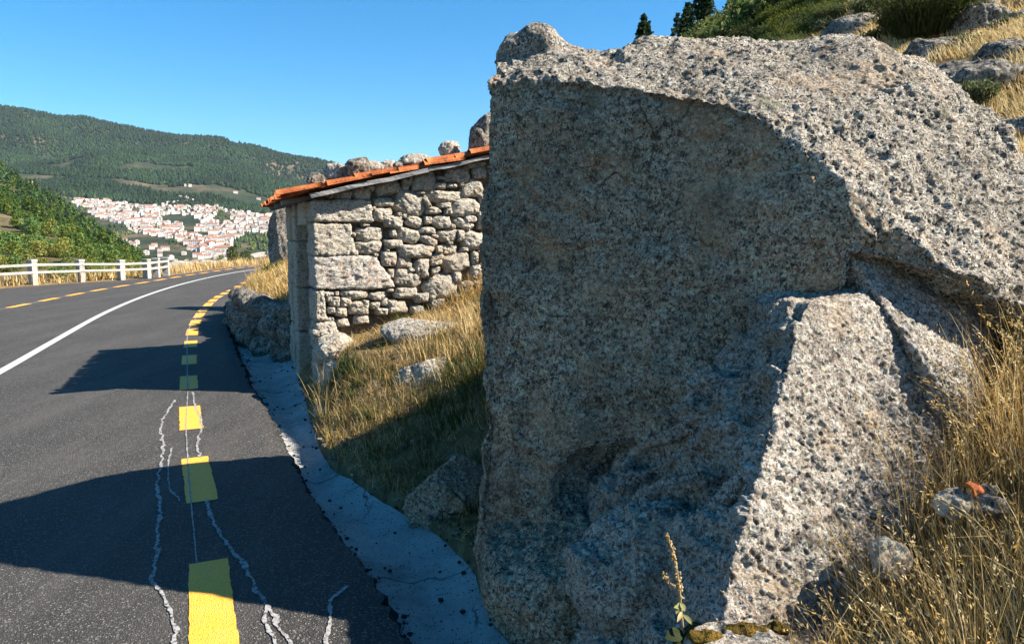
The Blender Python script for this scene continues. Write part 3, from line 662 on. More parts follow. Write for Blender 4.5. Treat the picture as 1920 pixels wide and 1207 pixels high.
crop(700, 250, [(185, 680, 335, 205, 15), (415, 640, 95, 180, 0), (465, 600, 75, 140, -20), (640, 620, 310, 230, 0), (840, 660, 160, 90, 0), (715, 500, 100, 45, 0), (1060, 520, 330, 210, 0), (1240, 400, 140, 85, 0), (1350, 385, 130, 65, 0), (1340, 490, 175, 160, 0),
    (990, 655, 150, 60, 0), (1250, 690, 300, 235, 0), (470, 880, 410, 300, -20), (900, 790, 480, 160, -4), (670, 860, 70, 185, 30), (600, 750, 130, 45, 0), (130, 865, 260, 110, 0), (900, 905, 190, 80, 0), (1170, 935, 380, 215, 12), (1390, 830, 110, 120, 0), (1400, 925, 80, 75, 0),
    (120, 1020, 240, 180, 0), (270, 1110, 255, 180, -10), (400, 1040, 65, 65, 0), (520, 1110, 230, 150, -15), (765, 970, 210, 100, 0), (945, 980, 95, 100, 0), (690, 1090, 115, 110, 0), (870, 1110, 255, 170, 0), (1140, 1140, 290, 120, -25), (1230, 1080, 170, 100, 0), (1380, 1100, 120, 210, 0), (1370, 1010, 130, 70, 0), (330, 1020, 65, 50, 0), (1000, 1175, 80, 70, 0), (860, 560, 120, 60, 0), (1120, 640, 60, 70, 0), (1170, 430, 90, 60, 0)])
crop(700, 420, [(255, 115, 80, 110, 0), (445, 145, 320, 190, -10), (680, 85, 250, 90, 0), (770, 155, 110, 50, 0), (700, 210, 220, 115, -25), (935, 145, 250, 170, 0), (1100, 145, 100, 150, 0), (1260, 210, 310, 245, 0), (265, 250, 245, 110, 0), (540, 340, 460, 180, 0), (830, 320, 85, 110, 0), (960, 320, 210, 140, 0), (970, 240, 70, 40, 0), (1155, 320, 100, 60, 0),
    (195, 440, 215, 205, 0), (400, 480, 210, 170, 0), (620, 550, 195, 255, 0), (805, 420, 205, 85, 15), (800, 490, 155, 65, 15), (785, 580, 130, 90, 25), (1050, 480, 355, 255, 15), (1290, 430, 100, 180, 0), (225, 620, 85, 125, 0), (430, 690, 350, 215, -15), (870, 780, 435, 330, 0), (1060, 670, 105, 155, 0), (1180, 820, 175, 200, 0), (1300, 600, 140, 205, 0), (420, 865, 315, 150, 0),
    (480, 580, 90, 60, 0), (30, 390, 70, 50, 0), (620, 930, 190, 130, 0), (810, 1000, 205, 130, 0), (300, 1050, 260, 160, 0), (750, 920, 90, 70, 0), (1300, 780, 100, 160, 0), (1380, 400, 70, 120, 0), (1060, 930, 160, 110, 0), (560, 1080, 180, 110, 0), (1000, 1090, 190, 120, 0), (1250, 1000, 180, 120, 0)])
crop(560, 440, [(375, 745, 140, 65, 0), (480, 740, 60, 65, 0), (390, 810, 90, 90, 0), (460, 840, 140, 140, 0), (700, 750, 345, 125, 0), (600, 850, 160, 130, 0), (765, 920, 275, 180, 0), (845, 850, 90, 65, 0), (960, 890, 145, 95, 0), (1080, 850, 105, 105, 0), (1000, 770, 250, 110, 0), (420, 950, 110, 95, 0), (540, 970, 160, 140, 0), (400, 1065, 120, 55, 0), (1050, 965, 175, 90, 0), (330, 1150, 225, 90, 0), (1150, 700, 100, 45, 0),
    (705, 225, 95, 75, 0), (880, 165, 345, 165, 3), (1120, 190, 70, 65, 0), (250, 1230, 200, 110, 0), (560, 1110, 170, 110, 0), (800, 1070, 210, 120, 0), (1180, 880, 120, 130, 0), (690, 330 - 330, 60, 60, 0)])
MPP = np.linalg.norm(HC[:2]) / FPX
stones = []; sd = 100
for (x, y, ww, hh, a) in st:
    u, z = uv_of(x, y); u2, _ = uv_of(x + ww / 2, y); u1, _ = uv_of(x - ww / 2, y); _, z1 = uv_of(x, y - hh / 2); _, z2 = uv_of(x, y + hh / 2); sd += 1
    big = max(ww, hh) > 25
    stones.append((place(pillow(u, z, (u2 - u1) * 1.07, (z1 - z2) * 1.08, R(a), sd, .42 + .2 * rnd.random(), .12, .012 + .028 * rnd.random(), knob=.0075), 'gable'), PF))
# more of the same masonry on the part of the gable the boulder hides
zz = .75
while zz < 3.0:
    u = 2.03 + .05 * rnd.random()
    while u < HW - .1:
        wv = rnd.uniform(.14, .34); hv = rnd.uniform(.11, .2); sd += 1
        if zz + hv / 2 < rz(u): stones.append((place(pillow(u + wv / 2, zz, wv * 1.02, hv * 1.04, R(rnd.uniform(-8, 8)), sd, .5, .12, .02), 'gable'), PF))
        u += wv
    zz += .165
V, F, _ = catm(stones); obj('gable_wall', mesh_data('gable_wall', V, F[:, ::-1].copy(), M['wall']), hut)
# dressed corner blocks: pixel corners on the gable, 0.5 m deep along the road
def quoin(px, mat, seed, dv=.5, out=.025, topright=0.0):
    x0, x1, ya, yb = px; u0, za = uv_of(x0, ya); u1, _ = uv_of(x1, (ya + yb) / 2); _, zb = uv_of(x0, yb)
    u0 = -.0; n = 34; lo_ = np.array([u0, -out, zb + .006]); hi_ = np.array([u1, dv, za - .006])
    D, Fc = _cs.setdefault(n, cubesphere(n)); mx = np.max(np.abs(D), 1, keepdims=True); C = D / mx
    C = np.tan(0) + np.arctan(C) / (np.pi / 4)
    half = (hi_ - lo_) / 2; r = .028
    P = C * half; inner = half - r; Q = np.clip(P, -inner, inner); dd = P - Q; ln = np.linalg.norm(dd, axis=1, keepdims=True); P = np.where(ln > 0, Q + dd / np.maximum(ln, 1e-9) * r, P)
    P = P + (lo_ + hi_) / 2
    if topright: P[:, 0] -= topright * sstep(zb, za, P[:, 2]) * sstep(u0 + (u1 - u0) * .3, u1, P[:, 0])
    W_ = HU * P[:, [0]] + HV * P[:, [1]] + UP * P[:, [2]]
    Nn = vnormals(W_, Fc); q = W_ + seed
    W_ = W_ + Nn * (.014 * vn(q, 5, seed) + .008 * fbm(q, 30, 3, seed + 2, .7) - .010 * sstep(.3, .7, vn(q, 17, seed + 4)))[:, None]
    return W_, Fc
n = 34
for i, (px, mt, tr) in enumerate([((588, 699, 373, 417), 'wall', .03), ((589, 666, 418, 480), 'wall', .03), ((589, 741, 480, 545), 'quoin', .20), ((589, 613, 546, 603), 'wall', .02), ((590, 650, 604, 660), 'wall', .12), ((592, 640, 662, 745), 'wall', .08)]):
    W_, Fc = quoin(px, mt, 300 + i, .5, .03, tr)
    obj('corner_block', mesh_data('corner_block', W_, Fc, M[mt]), hut)
# road side: door jamb, rough blocks, far corner, and a recessed plank door
rows_ = []
def block(v0, v1, z0, z1, out, seed, u1=.4):
    D, Fc = _cs.setdefault(20, cubesphere(20)); C = np.arctan(D / np.max(np.abs(D), 1, keepdims=True)) / (np.pi / 4)
    lo_ = np.array([-out, v0 + .004, z0 + .004]); hi_ = np.array([u1, v1 - .004, z1 - .004]); half = (hi_ - lo_) / 2; r = .03; P = C * half; Q = np.clip(P, -(half - r), half - r); dd = P - Q; ln = np.linalg.norm(dd, axis=1, keepdims=True)
    P = np.where(ln > 0, Q + dd / np.maximum(ln, 1e-9) * r, P) + (lo_ + hi_) / 2; W_ = HU * P[:, [0]] + HV * P[:, [1]] + UP * P[:, [2]]
    Nn = vnormals(W_, Fc); q = W_ + seed; return W_ + Nn * (.016 * vn(q, 5, seed) + .008 * fbm(q, 26, 3, seed, .7))[:, None], Fc
for j, (z0, z1) in enumerate([(-.15, .5), (.5, 1.05), (1.05, 1.62), (1.62, 2.08)]):
    rows_.append(block(1.45, 1.78, z0, z1, .06, 400 + j)); rows_.append(block(1.78, 2.35 + .1 * (j % 2), z0, z1, .015, 420 + j)); rows_.append(block(2.35 + .1 * (j % 2), HL - .01, z0, z1, .04, 440 + j))
rows_.append(block(.5, 1.45, 1.80, 2.08, .03, 461))
V, F, _ = catm(rows_); obj('road_wall', mesh_data('road_wall', V, F, M['wall']), hut)
dp = [boxVF(hp(.22, .55 + .2 * i + .1, .8), (.04, .192, 1.98), frame(HU, HV, UP)) for i in range(5)]
V, F, _ = catm(dp); obj('door', mesh_data('door', V, F, M['darkwood'], False), hut)
# roof of half round tiles running up the slope, boards under the gable edge
RU = nrm(HU + UP * SLOPE); RN = nrm(np.cross(RU, HV)); RN = RN if RN[2] > 0 else -RN
def roofp(u, v, h): return hp(-.30, 0, EAVE - SLOPE * .30) + RU * u + HV * v + RN * h
def tile(u, v, h, up=True, L=.46, r0=.07, r1=.057, tilt=.03, yaw=0.0, seed=0):
    nu, nv = 7, 13; s_ = np.linspace(0, 1, nu); th = np.linspace(-.08, 1.08, nv) * np.pi
    pts = []
    for thick in (0, .013):
        rr = (r0 + (r1 - r0) * s_)[:, None] - (thick if up else -thick) * 1.0
        x = np.repeat((s_ * L)[:, None], nv, 1); y = rr * np.cos(th)[None]; z = rr * np.sin(th)[None] * .62
        if not up: z = -z + .055
        pts.append(np.stack([x, y, z - x * tilt], -1))
    V = np.concatenate([pts[0].reshape(-1, 3), pts[1].reshape(-1, 3)]); f = gridF(nu, nv); m = nu * nv
    Fs = [f, f[:, ::-1] + m]
    idx = np.arange(m).reshape(nu, nv)
    for line in (idx[0], idx[-1][::-1], idx[:, -1], idx[:, 0][::-1]): Fs.append(np.stack([line[:-1], line[1:], line[1:] + m, line[:-1] + m], 1))
    ca, sa = math.cos(yaw), math.sin(yaw); V[:, :2] = V[:, :2] @ np.array([[ca, sa], [-sa, ca]])
    P = roofp(u, v, h)[None] + RU * V[:, [0]] + HV * V[:, [1]] + RN * V[:, [2]]
    return P, np.concatenate(Fs)
tl = []
for cI in range(22):
    v = -.13 + cI * .15
    for k_ in range(13):
        u = -.02 + k_ * .385 + rnd.uniform(-.03, .03)
        if cI < 21: tl.append(tile(u + .06, v + .075, .028 + rnd.uniform(0, .01), False, tilt=-.035, yaw=rnd.uniform(-.03, .03)))
        tl.append(tile(u, v + rnd.uniform(-.012, .012), .058 + rnd.uniform(0, .022), True, tilt=rnd.uniform(-.02, .09), yaw=rnd.uniform(-.09, .09)))
# a doubled, slipped row along the gable edge
for k_ in range(12):
    u = .02 + k_ * .40 + rnd.uniform(-.07, .07)
    if k_ in (3, 7): continue
    tl.append(tile(u, -.15 + rnd.uniform(-.03, .02), .070 + rnd.uniform(0, .024), True, .47, tilt=rnd.uniform(.0, .10), yaw=rnd.uniform(-.10, .10)))
V, F, _ = catm(tl); roof = obj('roof', mesh_data('roof', V, F, M['tile']), hut)
bd = []
for (u0, u1, v, h, tk, wd2) in ((.28, 1.55, -.125, .004, .045, .12), (1.56, 2.9, -.115, .008, .04, .12), (2.91, 4.7, -.12, .006, .045, .12), (.02, 4.8, .40, .0, .05, .14), (.02, 4.8, 1.4, .0, .05, .14), (.02, 4.8, 2.4, .0, .05, .14)):
    n_ = 26; uu = np.linspace(u0, u1, n_); rowsb = []
    for (dv, dh) in ((-wd2 / 2, -tk / 2), (wd2 / 2, -tk / 2), (wd2 / 2, tk / 2), (-wd2 / 2, tk / 2)):
        rowsb.append(np.array([roofp(a, v + dv, h + dh) for a in uu]) + .010 * np.c_[vn(np.c_[uu, uu * 0 + dv * 9 + v, uu * 0 + dh * 30], 6, 3), vn(np.c_[uu, uu * 0 + dv * 9, uu * 0 + dh * 30], 6, 4), vn(np.c_[uu, uu * 0 + dv * 9, uu * 0 + v], 6, 5)])
    V = np.stack(rowsb, 1).reshape(-1, 3); F = gridFc(n_, 4); F = np.concatenate([F, [[0, 1, 2, 3]], [[(n_ - 1) * 4 + q for q in (3, 2, 1, 0)]]])
    bd.append((V, F))
for b_ in bd: obj('roof_board', mesh_data('roof_board', b_[0], b_[1], M['board'], False), hut)
# stones lying on the roof: pixel centre, pixel size, set back from the edge by v
roofst = [(583.5, 325, 26, 20, 'small brown stone lowest on the tiled roof, nearest the eave'), (597, 324, 15, 13, 'pebble sized stone wedged between two stones above the eave tiles'),
          (627, 318, 48, 27, 'large square grey stone lying low on the tiled roof'), (667, 313, 42, 27, 'squarish cracked grey stone, second large one up the tiled roof'), (696, 316, 32, 19, 'flat brownish stone beside the squarish cracked stone on the roof'),
          (722, 303, 33, 17, 'pale angular stone halfway up the tiled roof'), (739.5, 296, 16, 12, 'small grey stone between the angular and the long stone on the roof'),
          (776, 291, 56, 17, 'long flat stone lying across the middle of the tiled roof'), (838, 281, 37, 25, 'round grey stone standing on the upper tiles of the roof'), (897, 273, 33, 32, 'big stone highest on the tiled roof, next to the huge boulder')]
for i, (x, y, ww, hh, lb) in enumerate(roofst):
    v = .20 + .10 * (i % 3); p0 = HC + roofp(0, v, .16); p = onplane(x, y - 3, HC + roofp(0, v, 0), HN); m_ = np.linalg.norm(p - [0, 0, CAM_Z]) / FPX
    base = HC + roofp(0, 0, .14); u_ = float(np.dot(p - base, RU)); hz_ = hh * m_ * 1.4; p = HC + roofp(u_, v, .075) + UP * hz_ * .50
    rock('stone', p, (ww * m_ * 1.12, ww * m_ * .9, hz_ * 1.08), 500 + i, lb, 'hillrock' if i % 3 == 0 else 'boulder', 22, 'stone', 'stones weighting the hut roof', knob=.008, und=.05, rot=math.atan2(HU[1], HU[0]), cuts=8)

# ================================================================== ROCKS, LOW WALL AND VERGE ROUND THE HUT
for i, (x, y, d, s, lb, mt, n_) in enumerate([
    (640, 700, 7.55, (.50, .45, .36), 'pale rock under the hut corner jutting out over the gutter', 'wall', 40), (625, 655, 7.75, (.42, .5, .34), 'cracked foundation rock right under the hut corner blocks', 'wall', 40),
    (800, 722, 6.5, (.62, .55, .50), 'lichen spotted rock in the dry grass between hut and huge boulder', 'boulder', 60), (845, 628, 7.3, (1.35, .55, .30), 'long flat rock lying in the dry grass below the hut wall', 'boulder', 50),
    (618, 775, 6.9, (.26, .25, .2), 'small pale rock at the gutter edge under dry stalks', 'wall', 24), (660, 862, 5.95, (.42, .35, .24), 'half buried flat rock in shade at the gutter edge', 'face', 30), (735, 800, 6.2, (.24, .22, .16), 'small half buried stone on the shaded bank', 'face', 20)]):
    rock('rock', pt(x, y, d), s, 600 + i, lb, mt, n_, knob=.010, und=.05)
rock('pebble', gp(461, 640, -.10), (.13, .12, .10), 640, 'fist sized grey stone lying alone in the gutter by the low wall', 'wall', 14, 'stone')
# low retaining wall beyond the hut
lw_ = []
Gl = [gp(546, 660), gp(500, 646), gp(470, 632), gp(452, 618), gp(442, 598)]
Gs = spline([g_[:2] for g_ in Gl], 60)
for i in range(46):
    f = (i % 16) / 15.0; row = i // 16; q = Gs[int(f * 59)]; s = rnd.uniform(.34, .56)
    V, F = rock_VF((s, s * .9, s * .8), 700 + i, 14, 8, rnd.random() * 3, .010, .05)
    lw_.append((V + [q[0] + .03 + .05 * row + rnd.uniform(-.05, .05), q[1] + .0, .0 + .26 * row + rnd.uniform(-.04, .04)], F))
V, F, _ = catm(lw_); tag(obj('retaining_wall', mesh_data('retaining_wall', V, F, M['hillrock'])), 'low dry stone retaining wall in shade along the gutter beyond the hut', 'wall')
for i, (x, y, d, s, lb) in enumerate([(473, 566, 13.5, (.75, .7, .5), 'grey sunlit rock on the corner of the low retaining wall'), (476, 552, 15.5, (.9, .8, .3), 'flat rock in dry grass above the low retaining wall'),
                                     (536, 462, 17.0, (.95, 1.0, 1.9), 'tall dark rock standing beside the far end of the hut')]):
    rock('rock', pt(x, y, d), s, 760 + i, lb, 'hillrock', 34, knob=.02, und=.06, fk=12)
for i, (x, y, d, ww) in enumerate([(338, 503, 40, 1.6), (357, 500, 42, 1.3), (390, 498, 44, 1.5), (416, 495, 45, 1.1), (441, 495, 46, .9), (456, 495, 46, .8), (490, 483, 50, 1.7), (515, 478, 50, 1.5)]):
    lb = ['wide pale rock next to the end of the guardrail', 'pale rock second along from the guardrail end', 'broad pale rock midway along the far road edge', 'pale rock beyond the road left of the two round ones', 'round pale rock below the taller roadside tree', 'round pale rock below the smaller roadside tree', 'pale rock on the far straw covered bend', 'pale rock on the far bend next to the tall dark rock'][i]
    rock('rock', pt(x, y + 2, d), (ww, ww * .8, ww * .55), 780 + i, lb, 'wall', 16, 'rock', 'pale rocks along the far road edge', knob=.03, und=.06, fk=6)
# rocks on the hill above
for i, (x, y, d, s, lb) in enumerate([(1612, 60, 13, (1.0, .9, .62), 'rounded dark boulder left of the big broom bush on the hill'), (1845, 42, 12, (.78, .8, .55), 'grey boulder right of the big broom bush on the hill'), (1850, 8, 14, (1.0, .9, .5), 'boulder at the top edge behind the grey hill boulder'),
        (1765, 108, 9.5, (.95, .8, .46), 'flat topped rock with a shrub growing over it'), (1850, 145, 8, (1.35, .9, .40), 'long dark sloping rock on the hill above the huge boulder'), (1900, 100, 9, (.6, .7, .30), 'flat rock at the picture edge above the long dark sloping rock'), (1915, 40, 13, (.5, .5, .4), 'dark rock at the picture edge high on the hill'),
        (1915, 238, 6, (.4, .5, .22), 'dark stone peeping out behind the right end of the huge boulder'), (1530, 25, 22, (.9, .8, .4), 'pale slab among shrubs high on the hill'), (1548, 42, 20, (.7, .6, .3), 'smaller pale slab below the shrub line on the hill')]):
    p_ = bank_hit(x, y + 6); k_ = p_[1] / d; s = tuple(q * k_ * 1.15 for q in s)
    rock('rock', p_ + np.array([0, .22 * s[1], s[2] * .02]), s, 800 + i, lb, 'hillrock', 44, knob=.02, und=.07, fk=14)
rock('rock', pt(909, 262, 11.5), (.5, .5, .8), 830, 'dark rock tip showing above the roof left of the huge boulder', 'hillrock', 24)
# small things in the foreground grass
rock('stone', pt(1790, 942, 2.2), (.12, .10, .09), 840, 'white stone lying in the grass below the terracotta shard', 'wall', 20, 'stone')
rock('stone', pt(1850, 950, 2.2), (.11, .08, .08), 841, 'grey stone in the grass right of the white stone', 'boulder', 20, 'stone')
rock('stone', pt(1855, 918, 2.25), (.06, .06, .05), 842, 'small grey pebble beside the terracotta shard', 'boulder', 12, 'stone')
rock('stone', pt(1665, 1045, 2.15), (.13, .12, .12), 843, 'pale stone half hidden by grass at the foot of the wedge shaped rock', 'wall', 20, 'stone')
rock('stone', pt(1385, 1222, 1.95), (.30, .22, .12), 844, 'mossy flat stone at the bottom edge below the tall dry stalk', 'boulder', 40, 'stone')
for dx_, dy_, sx_ in ((-.10, -.01, .10), (.02, .02, .12), (.12, .03, .06)):
    Vm, Fm = rock_VF((sx_, .05, .03), 870 + int(dx_ * 100), 14, 5, 0, .008, .12, .2, 60); mo = obj('moss', mesh_data('moss', Vm, Fm, M['moss']), bpy.data.objects[[o_.name for o_ in bpy.data.objects if o_.get('label', '').startswith('mossy flat stone')][0]], (dx_, dy_, .052))
V, F = tile(0, 0, 0, True, .055, .024, .021); V = V - V.mean(0)
o = obj('tile_shard', mesh_data('tile_shard', V, F, M['tile']), None, tuple(pt(1828, 915, 2.18))); o.rotation_euler = (R(40), R(25), R(20)); tag(o, 'broken orange terracotta tile shard in the grass', 'tile shard')

# ================================================================== GUARDRAIL
posts = [(-40, 541, 49), (63, 534.5, 47), (152, 528.5, 41), (228, 525, 37), (276, 522, 35.5), (294, 520, 35.5), (312, 517, 34)]
rail = empty('guardrail', gp(63, 534.5)); tag(rail, 'white concrete guardrail with two bars on square posts along the far road edge', 'guardrail')
RB = np.array(rail.location); tops = []
for i, (x, y, h) in enumerate(posts):
    g_ = gp(x, y); hh = h * g_[1] / FPX; wv = 14 * 24.5 / FPX
    dirv = nrm(np.r_[(gp(*posts[min(i + 1, 6)][:2]) - gp(*posts[max(i - 1, 0)][:2]))[:2], 0]); side = np.array([dirv[1], -dirv[0], 0])
    fr_ = frame(dirv, side, UP); parts = [boxVF(g_ + UP * (hh * .47 - .1) - RB, (wv * .8, wv, hh * .94 + .2), fr_), boxVF(g_ + UP * (hh * .97) - RB, (wv * .92, wv * 1.12, hh * .10), fr_)]
    V, F, _ = catm(parts); o = obj('post', mesh_data('post', V, F, M['rail'], False), rail); tops.append((g_, hh, side))
    md = o.modifiers.new('bevel', 'BEVEL'); md.width = .012; md.segments = 2
tops = [(tops[0][0] * 2 - tops[1][0], tops[0][1], tops[0][2])] + tops
for fr2, nm in ((.80, 'rail'), (.50, 'rail')):
    for (g1, h1, s1), (g2_, h2, s2) in zip(tops[:-1], tops[1:]):
        a = g1 + UP * h1 * fr2 + s1 * .10; b = g2_ + UP * h2 * fr2 + s2 * .10; dv = nrm(b - a); sd_ = nrm(np.cross(dv, UP)); L = np.linalg.norm(b - a)
        V, F = boxVF((a + b) / 2 - RB, (L - .012, .07, .088), frame(dv, sd_, np.cross(sd_, dv))); o = obj(nm, mesh_data(nm, V, F, M['rail'], False), rail)
        md = o.modifiers.new('bevel', 'BEVEL'); md.width = .02; md.segments = 2
pp = gp(205, 527); a, b = pt(192, 521, 30), pt(214, 511, 30)
V, F = tubeVF(np.array([a + (b - a) * t - a for t in np.linspace(0, 1, 6)]), .11, 8); F = np.concatenate([F, [[40, 41, 42, 43]], [[43, 44, 45, 46]], [[43, 46, 47, 40]]])
tag(obj('beam', mesh_data('beam', V, F, M['darkwood']), None, tuple(a)), 'dark broken wooden beam leaning behind the guardrail', 'beam')

# ================================================================== GROUND BEYOND THE ROAD
LE = spline(le, 200); tg = np.gradient(LE, axis=0); tg /= np.linalg.norm(tg, axis=1)[:, None]; nl = np.c_[-tg[:, 1], tg[:, 0]]
offs = np.array([-.5, 0, .35, .9, 1.6, 2.6, 4, 7, 14, 30, 60]); zo = np.array([-.06, -.02, .02, .03, -.05, -.5, -1.3, -3, -6, -14, -30])
Vv = np.stack([np.c_[LE + nl * o_, np.full(len(LE), z_)] for o_, z_ in zip(offs, zo)], 1); Vv = Vv.reshape(-1, 3)
Vv[:, 2] += .05 * fbm(Vv, 1.2, 3, 5) * (np.tile(offs, len(LE)) > .2)
tag(obj('verge', mesh_data('verge', Vv, gridF(len(LE), len(offs))[:, ::-1].copy(), M['soil'])), kind='structure')
# far verge on the inside of the bend
sky_px = [-900, -300, -100, 0, 60, 110, 160, 210, 270, 330, 420, 450, 480, 520, 560, 605, 700, 900, 1400, 2600]
sky_py = [190, 165, 182, 196, 206, 219, 223, 236, 247, 259, 264, 270, 277, 290, 299, 307, 328, 372, 420, 430]
def ring_y(px, d):
    ysk = np.interp(px, sky_px, sky_py); yb = np.interp(px, [-300, 0, 100, 200, 300, 400, 560, 900, 2600], [355, 352, 358, 370, 378, 384, 412, 425, 432])
    ym = ysk + (yb - ysk) * np.interp(px, [0, 200, 400, 600], [.50, .50, .45, .4])
    D = np.log(np.array([300, 700, 850, 1050, 1500, 2000, 2650, 3300, 3600, 4600])); a = np.stack([ysk * 0 + 640, ysk * 0 + 540, ysk * 0 + 512, 490 + 0 * ysk, np.interp(px, [0, 300, 560, 900], [428, 430, 446, 450]), yb, ym, ysk, ysk + 6, ysk + 60], 1)
    ld = np.log(d); i = np.clip(np.searchsorted(D, ld, 'right') - 1, 0, len(D) - 2); f = (ld - D[i]) / (D[i + 1] - D[i]); r = np.arange(len(px))
    return a[r, i] * (1 - f) + a[r, i + 1] * f
def ptv(px, py, d):
    a = (px - 960.0) / FPX; b = (603.5 - py) / FPX; ry = CP + b * SP; rzv = -SP + b * CP
    return np.stack([a / ry * d, d + 0 * a, CAM_Z + rzv / ry * d], -1)
def terr(px, d):
    px = np.asarray(px, float); d = np.asarray(d, float); P = ptv(px, ring_y(px, d), d)
    wv = sstep(1900, 2500, d) * (1 - sstep(3000, 3300, d) * .8)
    P[:, 2] += wv * 60 * fbm(P * [1, 1, 0], 1 / 520., 3, 4) + sstep(900, 1200, d) * 6 * fbm(P * [1, 1, 0], 1 / 150., 2, 8)
    return P
tp_ = np.linspace(-900, 2500, 260); td = np.geomspace(300, 4600, 150)
TP, TD = np.meshgrid(td, tp_, indexing='ij'); V = terr(TD.ravel(), TP.ravel())
tag(obj('valley_terrain', mesh_data('valley_terrain', V, gridF(len(td), len(tp_))[:, ::-1].copy(), M['mountain'])), kind='structure')
hs_px = [-700, -150, 0, 50, 100, 150, 190, 225, 260, 300, 360]; hs_py = [140, 268, 328, 352, 384, 418, 445, 470, 495, 520, 560]
def hill_pt(px, f):                            # f 0 at the near foot, 1 at the skyline
    px = np.asarray(px, float); f = np.asarray(f, float); yt = np.interp(px, hs_px, hs_py); y = 548 + (yt - 548) * np.where(f <= 1, f ** .9, 1) + np.maximum(f - 1, 0) * 260
    d = 110 * (620 / 110.) ** np.minimum(f, 1) + np.maximum(f - 1, 0) * 500
    P = ptv(px, y, d); P[:, 2] += 5 * fbm(P * [1, 1, 0], 1 / 60., 3, 6) * np.clip(f * 3, 0, 1) * np.clip((330 - px) / 100, 0, 1); return P
hp_ = np.linspace(-700, 345, 90); hf = np.r_[np.linspace(0, 1, 50), np.linspace(1.03, 1.5, 10)]
HF, HP = np.meshgrid(hf, hp_, indexing='ij'); V = hill_pt(HP.ravel(), HF.ravel())
tag(obj('pine_hillside', mesh_data('pine_hillside', V, gridF(len(hf), len(hp_))[:, ::-1].copy(), M['hill'])), kind='structure')

# ------------------------------------------------------------------ trees
def crown_clumps(h, w, n, seed, kind='pine', bare=.25, leaf=.35):
    r = np.random.default_rng(seed); z = bare + (1 - bare) * r.random(n) ** (.9 if kind == 'pine' else .8)
    t = (z - bare) / (1 - bare)
    rad = (w / 2) * ((1 - t) ** .75 * (.35 + .65 * sstep(0, .22, t)) + .05 if kind == 'pine' else np.sqrt(np.clip(1 - (2 * t - 1) ** 2, 0, 1)) * .95 + .06)
    th = r.random(n) * 6.283; lob = 1 + .28 * np.sin(3 * th + seed) + .2 * np.sin(7 * z * 6 + 2 * th + seed * 2)
    rr = rad * lob * np.sqrt(r.random(n)) ** .7
    if kind == 'pine':                          # whorls of branches leave gaps between them
        k_ = np.round(t * 9) / 9; z = bare + (1 - bare) * (k_ + r.normal(0, .022, n)) - .05 * rr / w
    C = np.stack([rr * np.cos(th), rr * np.sin(th), z * h], 1)
    a = nrm_rows(r.normal(size=(n, 3))); b = nrm_rows(np.cross(a, r.normal(size=(n, 3)))); s = leaf * (.6 + .8 * r.random(n))[:, None]
    V = np.stack([C - a * s - b * s * .35, C + a * s - b * s * .25, C + a * s * .7 + b * s * .5, C - a * s * .8 + b * s * .45], 1).reshape(-1, 3)
    return V, np.arange(4 * n).reshape(n, 4)
def nrm_rows(a): return a / (np.linalg.norm(a, axis=1)[:, None] + 1e-9)
def leafcol(n, c, seed, var=.3):
    r = np.random.default_rng(seed); q = np.clip(1 + var * r.normal(size=n), .45, 1.8)[:, None]; j = 1 + .12 * r.normal(size=(n, 3))
    return np.repeat(np.asarray(c)[None] * q * j, 4, 0)
def trunkVF(h, r0, seed, n=8, lean=.03):
    r = np.random.default_rng(seed); z = np.linspace(-.4, h, 9); P = np.stack([lean * h * np.sin(z / h * 2 + seed), lean * h * np.cos(z / h * 3 + seed) - lean * h, z], 1)
    return tubeVF(P, np.linspace(r0, r0 * .25, 9), n)
GREENS = [(.022, .045, .014), (.031, .056, .016), (.042, .066, .016), (.025, .050, .022)]
YGREEN = [(.075, .09, .016), (.055, .08, .018), (.10, .10, .022)]
pine_me = []
for i in range(6):
    V, F = crown_clumps(1.0, .52 + .06 * (i % 3), 420, 20 + i, 'pine', .22, .055); c = leafcol(420, np.array(GREENS[i % 4]) * [3.1, 2.7, 1.6], i)
    T_, TF = trunkVF(.9, .018, i, 5); V2 = np.concatenate([V, T_]); F2 = np.concatenate([F, TF + len(V)]); C2 = np.concatenate([c, np.tile([[.10, .07, .05]], (len(T_), 1))])
    pine_me.append(mesh_data('pine_tree', V2, F2, M['leaf'], False, C2))
broad_me = []
for i in range(4):
    V, F = crown_clumps(1.0, 1.05, 420, 40 + i, 'broad', .12, .065); broad_me.append(mesh_data('leafy_tree', V, F, M['leaf'], False, leafcol(420, np.array(YGREEN[i % 3] if i < 3 else (.05, .085, .022)) * 2.0, i)))
def hill_spots(n, seed, lo_f, hi_f, px0, px1):
    r = np.random.default_rng(seed); px = r.uniform(px0, px1, n); f = r.uniform(lo_f, hi_f, n); P = hill_pt(px, f); m = vn(P * [1, 1, 0], 1 / 22., 9); return px, f, P, m, r
px, f, P, m, r = hill_spots(900, 3, .50, 1.0, -30, 300); keep = (m > -.25) | (f > .93)
px, f, P = px[keep], f[keep], P[keep]; order = np.argsort(P[:, 1]); used = 0; rest = []
for i in order:
    dist = P[i, 1]; hgt = (17 + 11 * r.random()) * dist / FPX * (1.15 if f[i] < .7 else 1.0)
    if used < 290:
        o = obj('pine_tree', pine_me[i % 6], None, tuple(P[i] - [0, 0, .3])); o.scale = (hgt * r.uniform(.9, 1.3), hgt * r.uniform(.9, 1.3), hgt); o.rotation_euler = (0, 0, r.random() * 6.28)
        tag(o, 'dark green pine on the sunlit hillside beyond the guardrail', 'pine tree', 'pines on the hillside beyond the guardrail'); used += 1
    else: rest.append((P[i], hgt))
